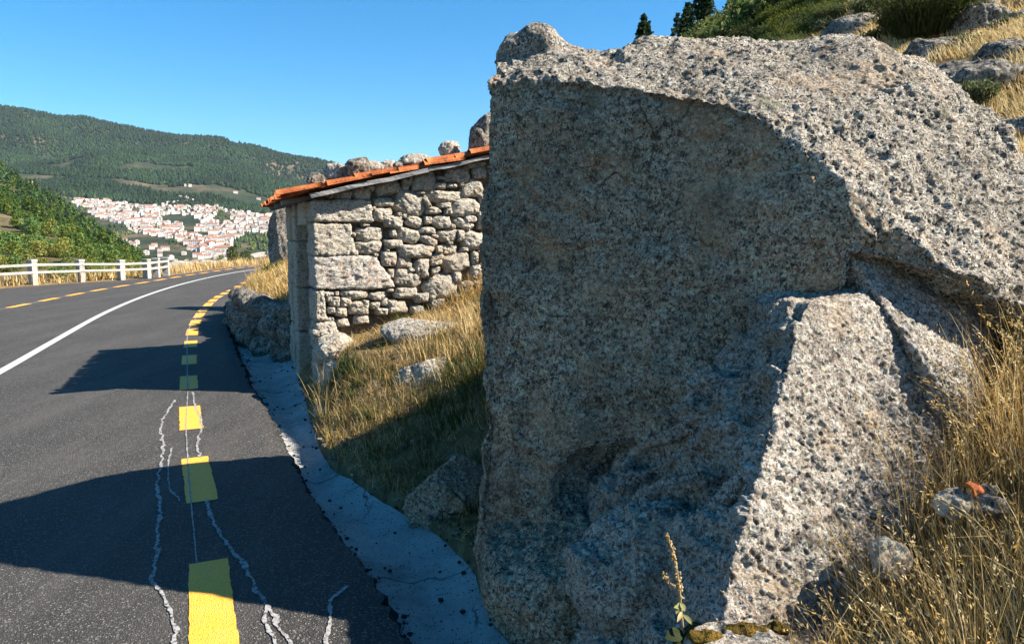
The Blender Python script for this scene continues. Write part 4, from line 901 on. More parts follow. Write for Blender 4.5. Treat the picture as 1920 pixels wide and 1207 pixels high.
def lowtree(h, w, seed):                       # few faced irregular crown for far woods
    r_ = np.random.default_rng(seed); n6 = 6; lv = [(0, .55), (.18, 1.0), (.5, .72), (.8, .34), (1.0, .02)]; V = []
    for z, rr in lv:
        th = np.arange(n6) / n6 * 6.283 + r_.random(); V.append(np.stack([rr * w / 2 * np.cos(th) * (1 + .35 * r_.normal(size=n6) * .6), rr * w / 2 * np.sin(th) * (1 + .35 * r_.normal(size=n6) * .6), np.full(n6, z * h) + .06 * h * r_.normal(size=n6)], 1))
    return np.concatenate(V), gridFc(5, n6)
LT = [lowtree(1, .75, s_) for s_ in range(8)] + [lowtree(.8, 1.05, 20 + s_) for s_ in range(4)]
def wood(name, P, H, colf, label):
    Vs, Cs, Fs = [], [], []; n0 = 0; nV = len(LT[0][0]); r_ = np.random.default_rng(5); N_ = len(P)
    tv = np.stack([t_[0] for t_ in LT]); pick = r_.integers(0, len(LT), N_); a = r_.random(N_) * 6.283; ca, sa = np.cos(a), np.sin(a); T_ = tv[pick] * H[:, None, None]
    X = T_[:, :, 0] * ca[:, None] - T_[:, :, 1] * sa[:, None]; Y = T_[:, :, 0] * sa[:, None] + T_[:, :, 1] * ca[:, None]
    V = np.stack([X + P[:, None, 0], Y + P[:, None, 1], T_[:, :, 2] + P[:, None, 2] - .08 * H[:, None]], -1).reshape(-1, 3)
    F = (LT[0][1][None] + (np.arange(N_) * nV)[:, None, None]).reshape(-1, 4); C = np.repeat(colf, nV, 0)
    return tag(obj(name, mesh_data(name, V, F, M['fartree'], True, C)), label, 'wood', kind='stuff')
def wood2(name, P, H, colf, label, kind='pine', wr=.6):
    Vs, Fs, Cs = [], [], []; n0 = 0
    for i in range(len(P)):
        V, F = crown_clumps(H[i], H[i] * wr, 110, 900 + i % 7, kind, .12 if kind == 'pine' else .0, H[i] * .085); a_ = i * 2.4; ca, sa = math.cos(a_), math.sin(a_)
        Vs.append(np.c_[V[:, 0] * ca - V[:, 1] * sa, V[:, 0] * sa + V[:, 1] * ca, V[:, 2]] + P[i]); Fs.append(F + n0); n0 += len(V); Cs.append(leafcol(110, colf[i] * 1.7, i))
    return tag(obj(name, mesh_data(name, np.concatenate(Vs), np.concatenate(Fs), M['leaf'], False, np.concatenate(Cs))), label, 'wood', kind='stuff')
if rest:
    Pr = np.array([q[0] for q in rest]); Hr = np.array([q[1] for q in rest]); wood2('pine_wood', Pr, Hr, np.array(GREENS)[rng.integers(0, 4, len(Pr))] * rng.uniform(.7, 1.5, (len(Pr), 1)) * [1.3, 1.2, .9], 'pines thick on the upper hillside beyond the guardrail')
# leafy yellow green trees low on the hillside
px, f, P, m, r = hill_spots(230, 8, .10, .60, -25, 300); n_l = 0
for i in np.argsort(P[:, 1]):
    if f[i] > .40 and m[i] < 0: continue
    hgt = r.uniform(20, 36) * P[i, 1] / FPX; q = i % 4
    o = obj('leafy_tree', broad_me[q], None, tuple(P[i] - [0, 0, .4])); o.scale = (hgt * r.uniform(.8, 1.2), hgt * r.uniform(.8, 1.2), hgt); o.rotation_euler = (0, 0, r.random() * 6.28)
    tag(o, 'bushy yellow green tree low on the hillside behind the guardrail' if q < 3 else 'bushy mid green tree low on the hillside behind the guardrail', 'tree', 'bushy trees behind the guardrail')
# forest on the far mountain
nF = 30000; px = rng.uniform(-60, 680, nF); d = np.exp(rng.uniform(math.log(1950), math.log(3350), nF)); P = terr(px, d)
m = fbm(P * [1, 1, 0], 1 / 260., 3, 14); ky = (d < 2250); keep = m > np.where(ky, .02, -.75) + .35 * (np.abs(vn(P * [1, 1, 0], 1 / 90., 3)) < .05)
P = P[keep]; H = rng.uniform(9, 16, len(P)); cc = np.array(GREENS)[rng.integers(0, 4, len(P))] * rng.uniform(.28, .64, (len(P), 1)) * np.array([.9, 1.0, 1.25]) * (1 + .5 * sstep(-.1, .5, vn(P * [1, 1, 0], 1 / 200., 33)))[:, None]
wood('mountain_forest', P, H, cc, 'dark green forest covering the far mountainside above the town')
# scattered trees and scrub round the town
nT = 4200; px = rng.uniform(60, 640, nT); d = np.exp(rng.uniform(math.log(800), math.log(2150), nT)); P = terr(px, d); m = fbm(P * [1, 1, 0], 1 / 120., 2, 24); keep = m > -.05; P = P[keep]
wood('valley_scrub', P, rng.uniform(4, 9, len(P)), np.array(GREENS + YGREEN)[rng.integers(0, 6, len(P))] * rng.uniform(.8, 1.4, (len(P), 1)), 'scrub and orchard trees around the white town')

# ------------------------------------------------------------------ the white town in the valley
def house_me(w_, l_, h_, rf, seed):
    e = .25; V = [(-w_ / 2, -l_ / 2, -3), (w_ / 2, -l_ / 2, -3), (w_ / 2, l_ / 2, -3), (-w_ / 2, l_ / 2, -3), (-w_ / 2, -l_ / 2, h_), (w_ / 2, -l_ / 2, h_), (w_ / 2, l_ / 2, h_), (-w_ / 2, l_ / 2, h_), (0, -l_ / 2, h_ + rf * .93), (0, l_ / 2, h_ + rf * .93)]
    Fq = [(0, 1, 5, 4), (2, 3, 7, 6), (1, 2, 6, 5), (3, 0, 4, 7), (4, 5, 8), (6, 7, 9)]; mi = [0] * 6; b = len(V)
    we, le_ = w_ / 2 + e, l_ / 2 + e; zb = h_ - e * rf / (w_ / 2)
    V += [(-we, -le_, zb), (we, -le_, zb), (we, le_, zb), (-we, le_, zb), (0, -le_, h_ + rf), (0, le_, h_ + rf)]
    Fq += [(b, b + 4, b + 5, b + 3), (b + 1, b + 2, b + 5, b + 4)]; mi += [1, 1]
    for sx in (-1, 1):                          # windows as dark openings
        for k_ in range(int(l_ // 3)):
            for st_ in range(int(h_ // 3)):
                y_ = -l_ / 2 + 1.2 + k_ * 3; z_ = 1 + st_ * 3; x_ = sx * (w_ / 2 + .03); n0 = len(V); V += [(x_, y_, z_), (x_, y_ + .9, z_), (x_, y_ + .9, z_ + 1.2), (x_, y_, z_ + 1.2)]; Fq.append((n0, n0 + 1, n0 + 2, n0 + 3)); mi.append(2)
    for sy in (-1, 1):
        for k_ in range(int(w_ // 3)):
            for st_ in range(int(h_ // 3)):
                x_ = -w_ / 2 + 1.0 + k_ * 3; z_ = 1 + st_ * 3; y_ = sy * (l_ / 2 + .03); n0 = len(V); V += [(x_, y_, z_), (x_ + .9, y_, z_), (x_ + .9, y_, z_ + 1.2), (x_, y_, z_ + 1.2)]; Fq.append((n0, n0 + 1, n0 + 2, n0 + 3)); mi.append(2)
    return mesh_data('house', V, Fq, [M['plaster'], M['roof'], M['darkwood']], False, None, mi)
hm = [house_me(*a, i) for i, a in enumerate([(7, 9, 6, 1.8), (8, 11, 6, 2.0), (9, 16, 9, 2.0), (6, 8, 3.2, 1.6), (8, 8, 9, 1.6), (7, 14, 6, 1.8), (10, 22, 9, 2.2)])]
poly = [(112, 372), (200, 375), (262, 384), (300, 388), (320, 372), (360, 373), (400, 388), (440, 402), (480, 408), (545, 408), (545, 425), (520, 440), (480, 438), (445, 440), (440, 455), (425, 478), (395, 490), (360, 470), (330, 455), (290, 448), (255, 436), (225, 420), (180, 405), (140, 392)]
def inpoly(x, y):
    c_ = False; j = len(poly) - 1
    for i in range(len(poly)):
        (xi, yi), (xj, yj) = poly[i], poly[j]
        if (yi > y) != (yj > y) and x < (xj - xi) * (y - yi) / (yj - yi) + xi: c_ = not c_
        j = i
    return c_
dd = np.geomspace(760, 2200, 300)
def terr_at(x, y):
    yy = ring_y(np.full(300, float(x)), dd); d = np.interp(-y, -yy, dd); return terr([x], [d])[0]
spots = []; tries = 0; taken = []
extra = [(232, 457), (245, 460), (258, 462), (285, 470), (250, 466), (300, 474), (310, 472), (345, 478), (355, 470), (62, 348), (68, 352), (236, 374), (183, 320), (340, 358), (348, 356), (357, 352), (325, 356), (442, 352), (485, 356), (395, 462), (405, 466), (418, 462), (370, 482), (378, 486), (388, 484), (320, 486), (330, 490), (300, 480), (275, 478), (290, 466), (410, 480), (420, 486), (385, 494), (350, 494), (365, 497), (440, 384), (500, 404), (515, 404)]
rt = random.Random(4)
while len(spots) < 640 and tries < 40000:
    tries += 1; x, y = rt.uniform(105, 550), rt.uniform(368, 495)
    if not inpoly(x, y) or any(abs(x - a) < 4.6 and abs(y - b) < 2.5 for a, b in taken): continue
    if vn(np.array([[x * .03, y * .06, 0.]]), 1, 3)[0] < -.22: continue
    spots.append((x, y)); taken.append((x, y))
base_a = .35
spots = sorted(spots, key=lambda q: -q[1]); small_t = []; near_s, far_s = spots[:262], spots[262:]
for i, (x, y) in enumerate(near_s + extra):
    p = terr_at(x, y); q = hm[rt.choice([0, 0, 1, 1, 1, 2, 3, 3, 4, 5, 5, 6] if i < 262 else [0, 1, 3, 5])]
    o = obj('house', q, None, tuple(p)); o.rotation_euler = (0, 0, base_a + rt.choice([0, 1.57, 0, 1.57, .4]) + rt.uniform(-.2, .2)); s_ = rt.uniform(.72, 1.0); o.scale = (s_, s_, s_)
    tag(o, 'white house with a terracotta roof in the valley town' if i < 262 else 'white house with a red roof standing apart from the packed town', 'house', 'houses of the valley town' if i < 262 else 'houses scattered round the town')
for (x, y) in far_s:
    p = terr_at(x, y); q = hm[rt.choice([0, 1, 1, 2, 3, 4, 5, 5])]; a_ = base_a + rt.choice([0, 1.57, 0, 1.57, .4]) + rt.uniform(-.2, .2); s_ = rt.uniform(.8, 1.1)
    small_t.append((q, p, a_, s_))
Vh, Fh, Mh, n0 = [], [], [], 0
for q, p, a_, s_ in small_t:
    v_ = np.empty(len(q.vertices) * 3, np.float32); q.vertices.foreach_get('co', v_); v_ = v_.reshape(-1, 3) * s_; ca, sa = math.cos(a_), math.sin(a_)
    Vh.append(np.c_[v_[:, 0] * ca - v_[:, 1] * sa, v_[:, 0] * sa + v_[:, 1] * ca, v_[:, 2]] + p); Fh += [tuple(i + n0 for i in f_.vertices) for f_ in q.polygons]; Mh += [f_.material_index for f_ in q.polygons]; n0 += len(v_)
tag(obj('town_houses', mesh_data('town_houses', np.concatenate(Vh), Fh, [M['plaster'], M['roof'], M['darkwood']], False, None, Mh)), 'small far houses packed on the upper slope of the town', 'houses', kind='stuff')
# masts on the summit
for x in (20, 32):
    p = terr([x], [3290])[0]; V, F = tubeVF(np.array([[0, 0, -5], [0, 0, 10], [0, 0, 22.]]), np.array([.9, .7, .4]), 5)
    tag(obj('antenna_mast', mesh_data('antenna_mast', V, F, M['metal']), None, tuple(p)), 'thin antenna mast on the mountain summit', 'mast', 'masts on the summit')

# ================================================================== GRASS, SHRUBS AND OTHER PLANTS NEAR BY
def blades(P, H, Wd, lean, az, curl, col, seg=4, facing=None):
    n = len(P); s = np.linspace(0, 1, seg + 1); r_ = np.random.default_rng(n)
    dirx = np.stack([np.cos(az), np.sin(az), 0 * az], 1)
    fz = r_.random(n) * 6.283; fc = np.stack([np.cos(fz), np.sin(fz), 0 * fz], 1)
    L = lean[:, None] * s[None] + curl[:, None] * s[None] ** 2.4
    C = P[:, None] + dirx[:, None] * (L * H[:, None])[:, :, None] + np.array([0, 0, 1.0]) * (H[:, None] * (s[None] - .32 * np.minimum(L, 1.4) ** 2 * s[None]))[:, :, None]
    wv = Wd[:, None] * (1 - .85 * s[None] ** 1.5); A = C - fc[:, None] * wv[:, :, None] / 2; B = C + fc[:, None] * wv[:, :, None] / 2
    V = np.stack([A, B], 2).reshape(-1, 3); m = 2 * (seg + 1)
    F = (gridF(seg + 1, 2)[None] + (np.arange(n) * m)[:, None, None]).reshape(-1, 4)
    return V, F, np.repeat(col, m, 0), C
STRAW = np.array([(.48, .315, .105), (.55, .40, .17), (.37, .225, .065), (.60, .48, .27), (.27, .17, .055)])
GRN = np.array([(.06, .08, .018), (.085, .105, .028), (.042, .06, .015)])
def cols(n, base, r_, var=.27): return base[r_.integers(0, len(base), n)] * np.clip(1 + var * r_.normal(size=(n, 1)), .5, 1.6)
def bz(x, y):
    P = np.stack([x, y, bank_z(x, y)], 1); t = x - xe(y); amp = np.clip(t * .25 + .25, .1, 1) * np.clip(.05 + np.hypot(x, y) * .006, .05, .9)
    P[:, 2] += amp * fbm(P * [1, 1, 0], .9, 4, 3, .55) * np.clip(t * 4, 0, 1); return P
def tuft_field(n, x0, x1, y0_, y1_, clump, seed, hmin, hmax, base, dens=None, wid=.006, windaz=2.6, tmin=.02):
    r_ = np.random.default_rng(seed); k_ = max(1, n // clump); cx = r_.uniform(x0, x1, k_); cy = r_.uniform(y0_, y1_, k_); sc = r_.uniform(.6, 1.25, k_)
    i = r_.integers(0, k_, n); x = cx[i] + r_.normal(0, .05, n); y = cy[i] + r_.normal(0, .05, n); t = x - xe(y); ok = (t > tmin)
    if dens is not None: ok &= r_.random(n) < dens(x, y)
    x, y, i = x[ok], y[ok], i[ok]; P = bz(x, y); n = len(P); out = np.arctan2(y - cy[i], x - cx[i]); az = np.where(r_.random(n) < .5, out, windaz + .7 * r_.normal(size=n))
    H = r_.uniform(hmin, hmax, n) * sc[i]; return blades(P, H, wid * (.6 + .8 * r_.random(n)), np.abs(r_.normal(.15, .14, n)), az, np.abs(r_.normal(.22, .22, n)), cols(n, base, r_))
def make_stuff(name, parts, label, cat='grass'):
    V, F, C = catm([p[:3] for p in parts]); return tag(obj(name, mesh_data(name, V, F, M['leaf'], False, C)), label, cat, kind='stuff')
# seed heads along the top of tall stems
def heads(C, col, seed, n_sp=12, size=.0056):
    r_ = np.random.default_rng(seed); n = len(C); tip = C[:, -1]; sub = C[:, -2]; ts = r_.uniform(-.15, 1.05, (n, n_sp)); P = sub[:, None] + (tip - sub)[:, None] * ts[:, :, None]; P = P.reshape(-1, 3) + r_.normal(0, .005, (n * n_sp, 3))
    ax = np.repeat(nrm_rows(tip - sub), n_sp, 0); a = nrm_rows(ax + .55 * r_.normal(size=ax.shape)); b = nrm_rows(np.cross(a, r_.normal(size=a.shape))); s = size * (.7 + .7 * r_.random((len(P), 1)))
    V = np.stack([P - a * s, P + b * s * .32, P + a * s * 1.2, P - b * s * .32], 1).reshape(-1, 3)
    return V, np.arange(len(V)).reshape(-1, 4), np.repeat(np.repeat(col, n_sp, 0), 4, 0)
# 1. tall dry grass at the right, in front of the rocks
fore = []
Wn, Wo = W['lit']
def right_d(x, y): return ((x > .84 + .92 * (y - 2.0)) & (y < 3.0) & (x < 2.5)).astype(float)
g_ = tuft_field(6500, .5, 2.5, 1.15, 3.0, 40, 21, .20, .46, STRAW * 1.2, right_d, .0026); fore.append(g_[:3])
sel = np.random.default_rng(1).random(len(g_[3])) < .32; Cs_ = g_[3][sel]; fore.append(heads(Cs_, cols(len(Cs_), STRAW[[0, 1, 3]] * 1.1, np.random.default_rng(2)), 3))
g_ = tuft_field(12000, .5, 2.5, 1.15, 3.0, 26, 22, .04, .17, STRAW, right_d, .003); fore.append(g_[:3])
g_ = tuft_field(1000, .5, 2.4, 1.2, 2.9, 60, 25, .04, .12, GRN, right_d, .0035); fore.append(g_[:3])
fore_parts = fore
g_ = tuft_field(9000, 2.2, 5.2, .9, 6.5, 26, 27, .05, .20, STRAW * .85, None, .004); fore.append(g_[:3])
make_stuff('dry_grass', fore, 'tall golden dry grass with seed heads on the slope right of the rocks')
gr_ = []; r_ = np.random.default_rng(61)
for i in range(300):
    yy_ = r_.uniform(3.9, 8.6); xx_ = float(xe(yy_)) + (abs(r_.normal(0, .12)) - .05 if i % 2 else r_.uniform(0, 1.6)); s_ = .008 + .05 * r_.random() ** 3.2; a_ = r_.random() * 6.3; Rz = np.array([[math.cos(a_), -math.sin(a_), 0], [math.sin(a_), math.cos(a_), 0], [0, 0, 1]])
    gr_.append((b0V @ Rz.T * s_ + bz(np.array([xx_]), np.array([yy_]))[0] + [0, 0, s_ * .2], b0F))
V, F, _ = catm(gr_); tag(obj('gravel', mesh_data('gravel', V, F, M['hillrock'], False)), 'pale grit and broken stone scattered along the foot of the bank', 'gravel', kind='stuff')
# 2. bank between hut and boulder
mid = []
def mid_d(x, y): return (x < .9).astype(float)
g_ = tuft_field(8500, -2.3, 1.0, 5.2, 9.3, 30, 31, .03, .11, STRAW, mid_d, .004); mid.append(g_[:3])
def gold(x, y): return np.exp(-(((x + .45) / .40) ** 2 + ((y - 6.95) / .50) ** 2))
g_ = tuft_field(6500, -1.4, .4, 6.0, 8.2, 45, 32, .10, .25, STRAW[[0, 1, 3]] * 1.05, gold, .005, 2.9); mid.append(g_[:3])
def grn_d(x, y): return np.exp(-(((x + .25) / .38) ** 2 + ((y - 5.95) / .36) ** 2))
g_ = tuft_field(2600, -1.2, .4, 5.3, 6.8, 60, 33, .10, .26, GRN * .9, grn_d, .007, 3.3); mid.append(g_[:3])
g_ = tuft_field(1800, -2.1, .2, 5.4, 8.6, 50, 34, .05, .16, GRN, None, .009); mid.append(g_[:3])
def lip(x, y): return np.exp(-((x - xe(y) - .1) / .1) ** 2) * ((y > 6.2) & (y < 7.2))
g_ = tuft_field(1600, -2.2, -1.2, 6.1, 7.3, 40, 35, .15, .36, STRAW, lip, .005, 3.2); mid.append(g_[:3])
g_ = tuft_field(700, -.9, .3, 8.0, 9.0, 25, 36, .10, .38, STRAW[[0, 2]], None, .005, 2.4); mid.append(g_[:3])
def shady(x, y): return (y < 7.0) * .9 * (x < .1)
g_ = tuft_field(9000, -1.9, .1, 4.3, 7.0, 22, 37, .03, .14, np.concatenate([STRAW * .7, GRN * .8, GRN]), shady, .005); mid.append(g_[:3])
def lip2(x, y): return np.exp(-((x - xe(y) - .06) / .09) ** 2) * ((y > 3.9) & (y < 8.0)) * .8
g_ = tuft_field(5200, -2.2, .0, 3.9, 8.0, 16, 38, .03, .13, np.concatenate([STRAW, STRAW * .7, GRN]), lip2, .004, 3.2, -.06); mid.append(g_[:3])
def litter(n, seed, x0, x1, y0_, y1_):
    r_ = np.random.default_rng(seed); x = r_.uniform(x0, x1, n); y = r_.uniform(y0_, y1_, n); ok = x - xe(y) > .0; P = bz(x[ok], y[ok]); n = len(P)
    return blades(P + [0, 0, .006], r_.uniform(.03, .10, n), .0035 + .003 * r_.random(n), r_.uniform(.7, 1.3, n), r_.random(n) * 6.283, r_.uniform(0, .5, n), cols(n, np.concatenate([STRAW, STRAW * .55]), r_))[:3]
mid.append(litter(16000, 39, -2.3, .9, 4.0, 9.2)); fore.append(litter(9000, 41, .3, 2.4, 1.3, 3.2)) if False else None
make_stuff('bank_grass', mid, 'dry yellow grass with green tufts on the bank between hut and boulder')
# 3. verge beyond the hut and across the road
ver = []
r_ = np.random.default_rng(40)
for (x, y, d0, sx, sy, n, h0, h1, bs) in [(470, 553, 14.5, .9, 1.2, 3200, .10, .32, STRAW), (505, 545, 15, .8, 1.5, 3600, .10, .35, STRAW), (520, 575, 12.6, .8, 1.0, 3600, .06, .22, STRAW), (450, 520, 24, .8, 3.5, 1500, .2, .5, STRAW), (500, 500, 30, 2, 5, 1500, .2, .5, STRAW), (500, 488, 46, 3, 3, 1200, .2, .5, STRAW)]:
    c0 = pt(x, y, d0); xx = c0[0] + r_.normal(0, sx * .6, n); yy = c0[1] + r_.normal(0, sy * .6, n); P = bz(xx, yy); ok = xx - xe(yy) > .1; P = P[ok]; n = len(P)
    ver.append(blades(P, r_.uniform(h0, h1, n), .008 + .0004 * d0 + 0 * P[:, 0], np.abs(r_.normal(.15, .15, n)), 3 + r_.normal(size=n), np.abs(r_.normal(.2, .2, n)), cols(n, bs, r_))[:3])
i = r_.integers(20, 190, 9000); of = r_.gamma(2.0, .8, 9000) + .12; Q = LE[i] + nl[i] * of[:, None] + r_.normal(0, .2, (9000, 2)); zq = np.interp(of, offs, zo)
cc = np.where((of > 2.2)[:, None], cols(9000, np.concatenate([GRN, STRAW[:2] * .7]), r_), cols(9000, STRAW, r_))
ver.append(blades(np.c_[Q, zq], r_.uniform(.15, .5, 9000) * (1 + .9 * (of > 2.2)), .018 + .02 * r_.random(9000), np.abs(r_.normal(.15, .15, 9000)), 3 + r_.normal(size=9000), np.abs(r_.normal(.2, .2, 9000)), cc)[:3])
make_stuff('verge_grass', ver, 'straw coloured grass on the verges along the far road')
# 4. grass of the hill at the top right
hl = []
def hill_grass(n, seed, d0, d1, p0, p1, h0, h1, bs):
    r_ = np.random.default_rng(seed); d = r_.uniform(d0, d1, n); p = r_.uniform(p0, p1, n); x = (p - 960) / FPX * d; P = bz(x, d); m = vn(P * [1, 1, 0], .8, 5); ok = (m > -.35); P = P[ok]; n = len(P)
    return blades(P, r_.uniform(h0, h1, n), .003 + .0007 * P[:, 1], np.abs(r_.normal(.2, .2, n)), 2.8 + .8 * r_.normal(size=n), np.abs(r_.normal(.3, .25, n)), cols(n, bs, r_))[:3]
hl.append(hill_grass(42000, 51, 5.5, 14, 1500, 2050, .05, .17, STRAW[[0, 1, 3, 3]] * 1.05)); hl.append(hill_grass(30000, 52, 13, 30, 1500, 2050, .08, .22, STRAW[[0, 1, 3]])); hl.append(hill_grass(3500, 53, 6, 26, 1450, 2050, .06, .18, GRN * 1.1))
make_stuff('hill_grass', hl, 'pale straw grass on the hill above the huge boulder')

# shrubs: sprays of upright twigs with small leaves
def shrub_me(name, w_, h_, n, seed, base, leaf=.03, up=.8, twig=.35):
    r_ = np.random.default_rng(seed); th = r_.random(n) * 6.283; rr = np.sqrt(r_.random(n)) * .25 * w_; az = th + .4 * r_.normal(size=n); P = np.stack([rr * np.cos(th), rr * np.sin(th), -.05 + 0 * th], 1)
    H = h_ * r_.uniform(.55, 1.05, n) * (1 - .25 * (rr / (.25 * w_)) ** 2); ln = np.clip(rr / (.25 * w_), 0, 1) * .5 * w_ / h_ * r_.uniform(.4, 1.1, n)
    V, F, C, Cn = blades(P, H, np.full(n, leaf * .45), ln, az, .15 * r_.random(n), cols(n, base * .8, r_), 5)
    m = 9; ts = r_.uniform(.25, 1.03, (n, m)); k_ = np.minimum((ts * 5).astype(int), 4); fr_ = (ts * 5 - k_)[..., None]; Q = Cn[np.arange(n)[:, None], k_] * (1 - fr_) + Cn[np.arange(n)[:, None], k_ + 1] * fr_; Q = Q.reshape(-1, 3) + r_.normal(0, leaf * .5, (n * m, 3))
    a = nrm_rows(np.array([0, 0, up]) + .7 * r_.normal(size=Q.shape)); b = nrm_rows(np.cross(a, r_.normal(size=a.shape))); s = leaf * (.6 + .8 * r_.random((len(Q), 1)))
    V2 = np.stack([Q - a * s, Q + b * s * twig, Q + a * s, Q - b * s * twig], 1).reshape(-1, 3); F2 = np.arange(len(V2)).reshape(-1, 4); C2 = np.repeat(cols(len(Q), base, r_, .28), 4, 0)
    Va, Fa, Ca = catm([(V, F, C), (V2, F2, C2)]); return mesh_data(name, Va, Fa, M['leaf'], False, Ca)
OLIVE = np.array([(.062, .078, .018), (.09, .10, .026), (.045, .06, .018)]); GREY = np.array([(.11, .125, .055), (.145, .155, .075), (.08, .10, .038)]); LIME = np.array([(.11, .13, .017), (.15, .15, .02), (.07, .095, .017)])
def shrub(px_, py_, d, w_px, h_px, base, seed, label, name='shrub', n=420, leaf=None, group=None):
    c0 = bank_hit(px_, py_) if px_ > 1500 else pt(px_, py_, d); d = c0[1]; m_ = d / FPX; me = shrub_me(name, w_px * m_, h_px * m_, n, seed, base, leaf or max(.02, 3.2 * m_)); o = obj(name, me, None, tuple(c0)); return tag(o, label, 'shrub', group)
shrub(1735, 66, 14, 190, 110, OLIVE, 61, 'big dark green broom bush between two boulders on the hill', n=1500)
shrub(1812, 45, 15, 70, 70, np.array([(.28, .27, .2), (.16, .17, .09)]), 62, 'grey half bare bush right of the big broom bush', n=260)
shrub(1808, 98, 9.2, 78, 40, GREY * .8, 63, 'low grey green shrub on top of the flat topped rock', n=500)
shrub(1830, 194, 7.2, 72, 52, GREY, 64, 'grey green broom shrub below the long dark sloping rock', n=420)
shrub(1738, 70, 11, 34, 24, GREY, 65, 'small pale green tuft below the big broom bush', n=160)
shrub(1900, 55, 11, 70, 34, GREY * .7, 66, 'green shrub at the picture edge beside the grey hill boulder', n=300)
shrub(1700, 122, 9, 46, 18, LIME, 67, 'bright yellow green plant in front of the flat topped rock', n=260)
shrub(1648, 75, 12, 60, 26, GREY * .6, 68, 'dark green tuft below the rounded dark boulder', n=260)
shrub(1560, 70, 16, 60, 40, GREY * .7, 69, 'grey green shrub left of the rounded dark boulder', n=300)
shrub(1635, 25, 20, 80, 40, GREY * .9, 70, 'pale green bush above the rounded dark boulder', n=320)
shrub(522, 535, 15.5, 46, 48, LIME * .9, 71, 'yellow green broom bush beside the hut at the roadside', n=520)
# shrubs covering the steep hill
sm = [shrub_me('hill_shrub', 1.6, 1.0, 520, 80 + i, b, .035) for i, b in enumerate([OLIVE * .8, OLIVE * 1.7, OLIVE * 1.2 + .015, LIME * 1.1, OLIVE * .6])]
r_ = np.random.default_rng(90); cnt = 0; rows_s = []
for _ in range(1500):
    p = r_.uniform(1215, 1590); q_ = r_.uniform(-110, 130)
    if q_ < 70 - (p - 1200) * .43 or p > 1500 and q_ > 75 - (p - 1500) * .6: continue
    P = bank_hit(p, q_, 11, 120); d = float(P[1])
    if d > 100: continue
    P[2] = bz(P[None, 0], P[None, 1])[0][2]; rows_s.append((d, p, P))
rows_s.sort(key=lambda q: q[0])
for d, p, P in rows_s[:295]:
    q = int(r_.integers(0, 5)) if d > 19 else int(r_.choice([0, 1, 2, 3, 3])); o = obj('hill_shrub', sm[q], None, tuple(P)); s_ = r_.uniform(26, 60) * d / FPX / 1.5; o.scale = (s_ * 1.2, s_ * 1.2, s_ * .9); o.rotation_euler = (0, 0, r_.random() * 6.28)
    tag(o, ('yellow green shrub' if q == 3 else 'dark olive shrub') + ' among the scrub on the steep hill above the huge boulder', 'shrub', 'scrub on the steep hill')
Pq = np.array([q[2] for q in rows_s[295:]]); wood2('hill_scrub', Pq, r_.uniform(.35, .8, len(Pq)), np.array([(.065, .08, .02), (.10, .11, .03), (.05, .065, .02)])[r_.integers(0, 3, len(Pq))], 'dense low scrub on the upper part of the steep hill', 'broad', 1.7)

# trees with trunk and crown
def big_pine(px_, py_, d, h_px, w_px, seed, label, kind='pine', n=1500, col=(.03, .055, .018), bare=.15):
    m_ = d / FPX; h, w_ = h_px * m_, w_px * m_
    base_ = pt(px_, py_, d)
    if px_ > 1000:
        topz = pt(px_, py_ - h_px, d)[2]; base_[2] = bank_z(base_[0], base_[1]) - .2; h = topz - base_[2]; w_ = max(w_, .5 * h)
    root = empty('pine_tree' if kind == 'pine' else 'leafy_tree', base_); tag(root, label, 'pine tree' if kind == 'pine' else 'tree')
    V, F = trunkVF(h * .95, h * .022, seed, 8); obj('trunk', mesh_data('trunk', V, F, M['bark']), root)
    V, F = crown_clumps(h, w_, n, seed, kind, bare, min(h, 1.4 * w_) * .05); obj('crown', mesh_data('crown', V, F, M['leaf'], False, leafcol(n, col, seed)), root)
big_pine(1207, 66, 45, 32, 30, 1, 'lone small pine peeping over the crest of the huge boulder')
big_pine(1271, 44, 60, 16, 14, 2, 'tiny pine on the hill skyline left of the taller pines', n=500)
big_pine(1288, 44, 58, 34, 24, 3, 'middle sized pine on the hill skyline')
big_pine(1318, 30, 55, 62, 40, 4, 'tallest pine on the hill skyline cut by the top edge', n=2200)
big_pine(1378, 45, 50, 62, 40, 5, 'pale green pine standing in the scrub right of the skyline', n=1200, col=(.028, .038, .013))
big_pine(436, 497, 52, 34, 22, 6, 'taller rounded green tree beyond the road at the bend', 'broad', 900, (.06, .085, .02), .05)
big_pine(461, 495, 55, 24, 28, 7, 'smaller bushy green tree beyond the road at the bend', 'broad', 800, (.05, .085, .022), .02)
big_pine(416, 494, 60, 16, 26, 8, 'low yellow green bush tree left of the taller roadside tree', 'broad', 500, (.11, .14, .03), .0)

# mullein: a tall dry stalk with seed capsules in front of the shaded rock
md_ = 2.12; root = empty('mullein', pt(1285, 1200, md_)); tag(root, 'tall dry mullein stalk with brown seed capsules in front of the shaded rock', 'plant'); R0 = np.array(root.location)
line = [pt(x, y, md_) - R0 for x, y in [(1285, 1215), (1279, 1160), (1276, 1125), (1272, 1085), (1264, 1050), (1258, 1025), (1251, 998)]]
ln_s = spline(line, 30); V, F = tubeVF(ln_s, np.linspace(.0038, .0018, 30), 6); obj('stem', mesh_data('stem', V, F, M['leaf'], True, np.tile([[.45, .34, .18]], (len(V), 1))), root)
br = spline([pt(x, y, md_) - R0 for x, y in [(1275, 1112), (1262, 1098), (1250, 1085), (1243, 1070)]], 14); V, F = tubeVF(br, np.linspace(.0024, .0014, 14), 6); obj('stem', mesh_data('stem', V, F, M['leaf'], True, np.tile([[.45, .34, .18]], (len(V), 1))), root)
r_ = np.random.default_rng(3); cV, cF = rock_VF((1, 1, 1.2), 7, 3, 5, 0, 0, .05); caps = []
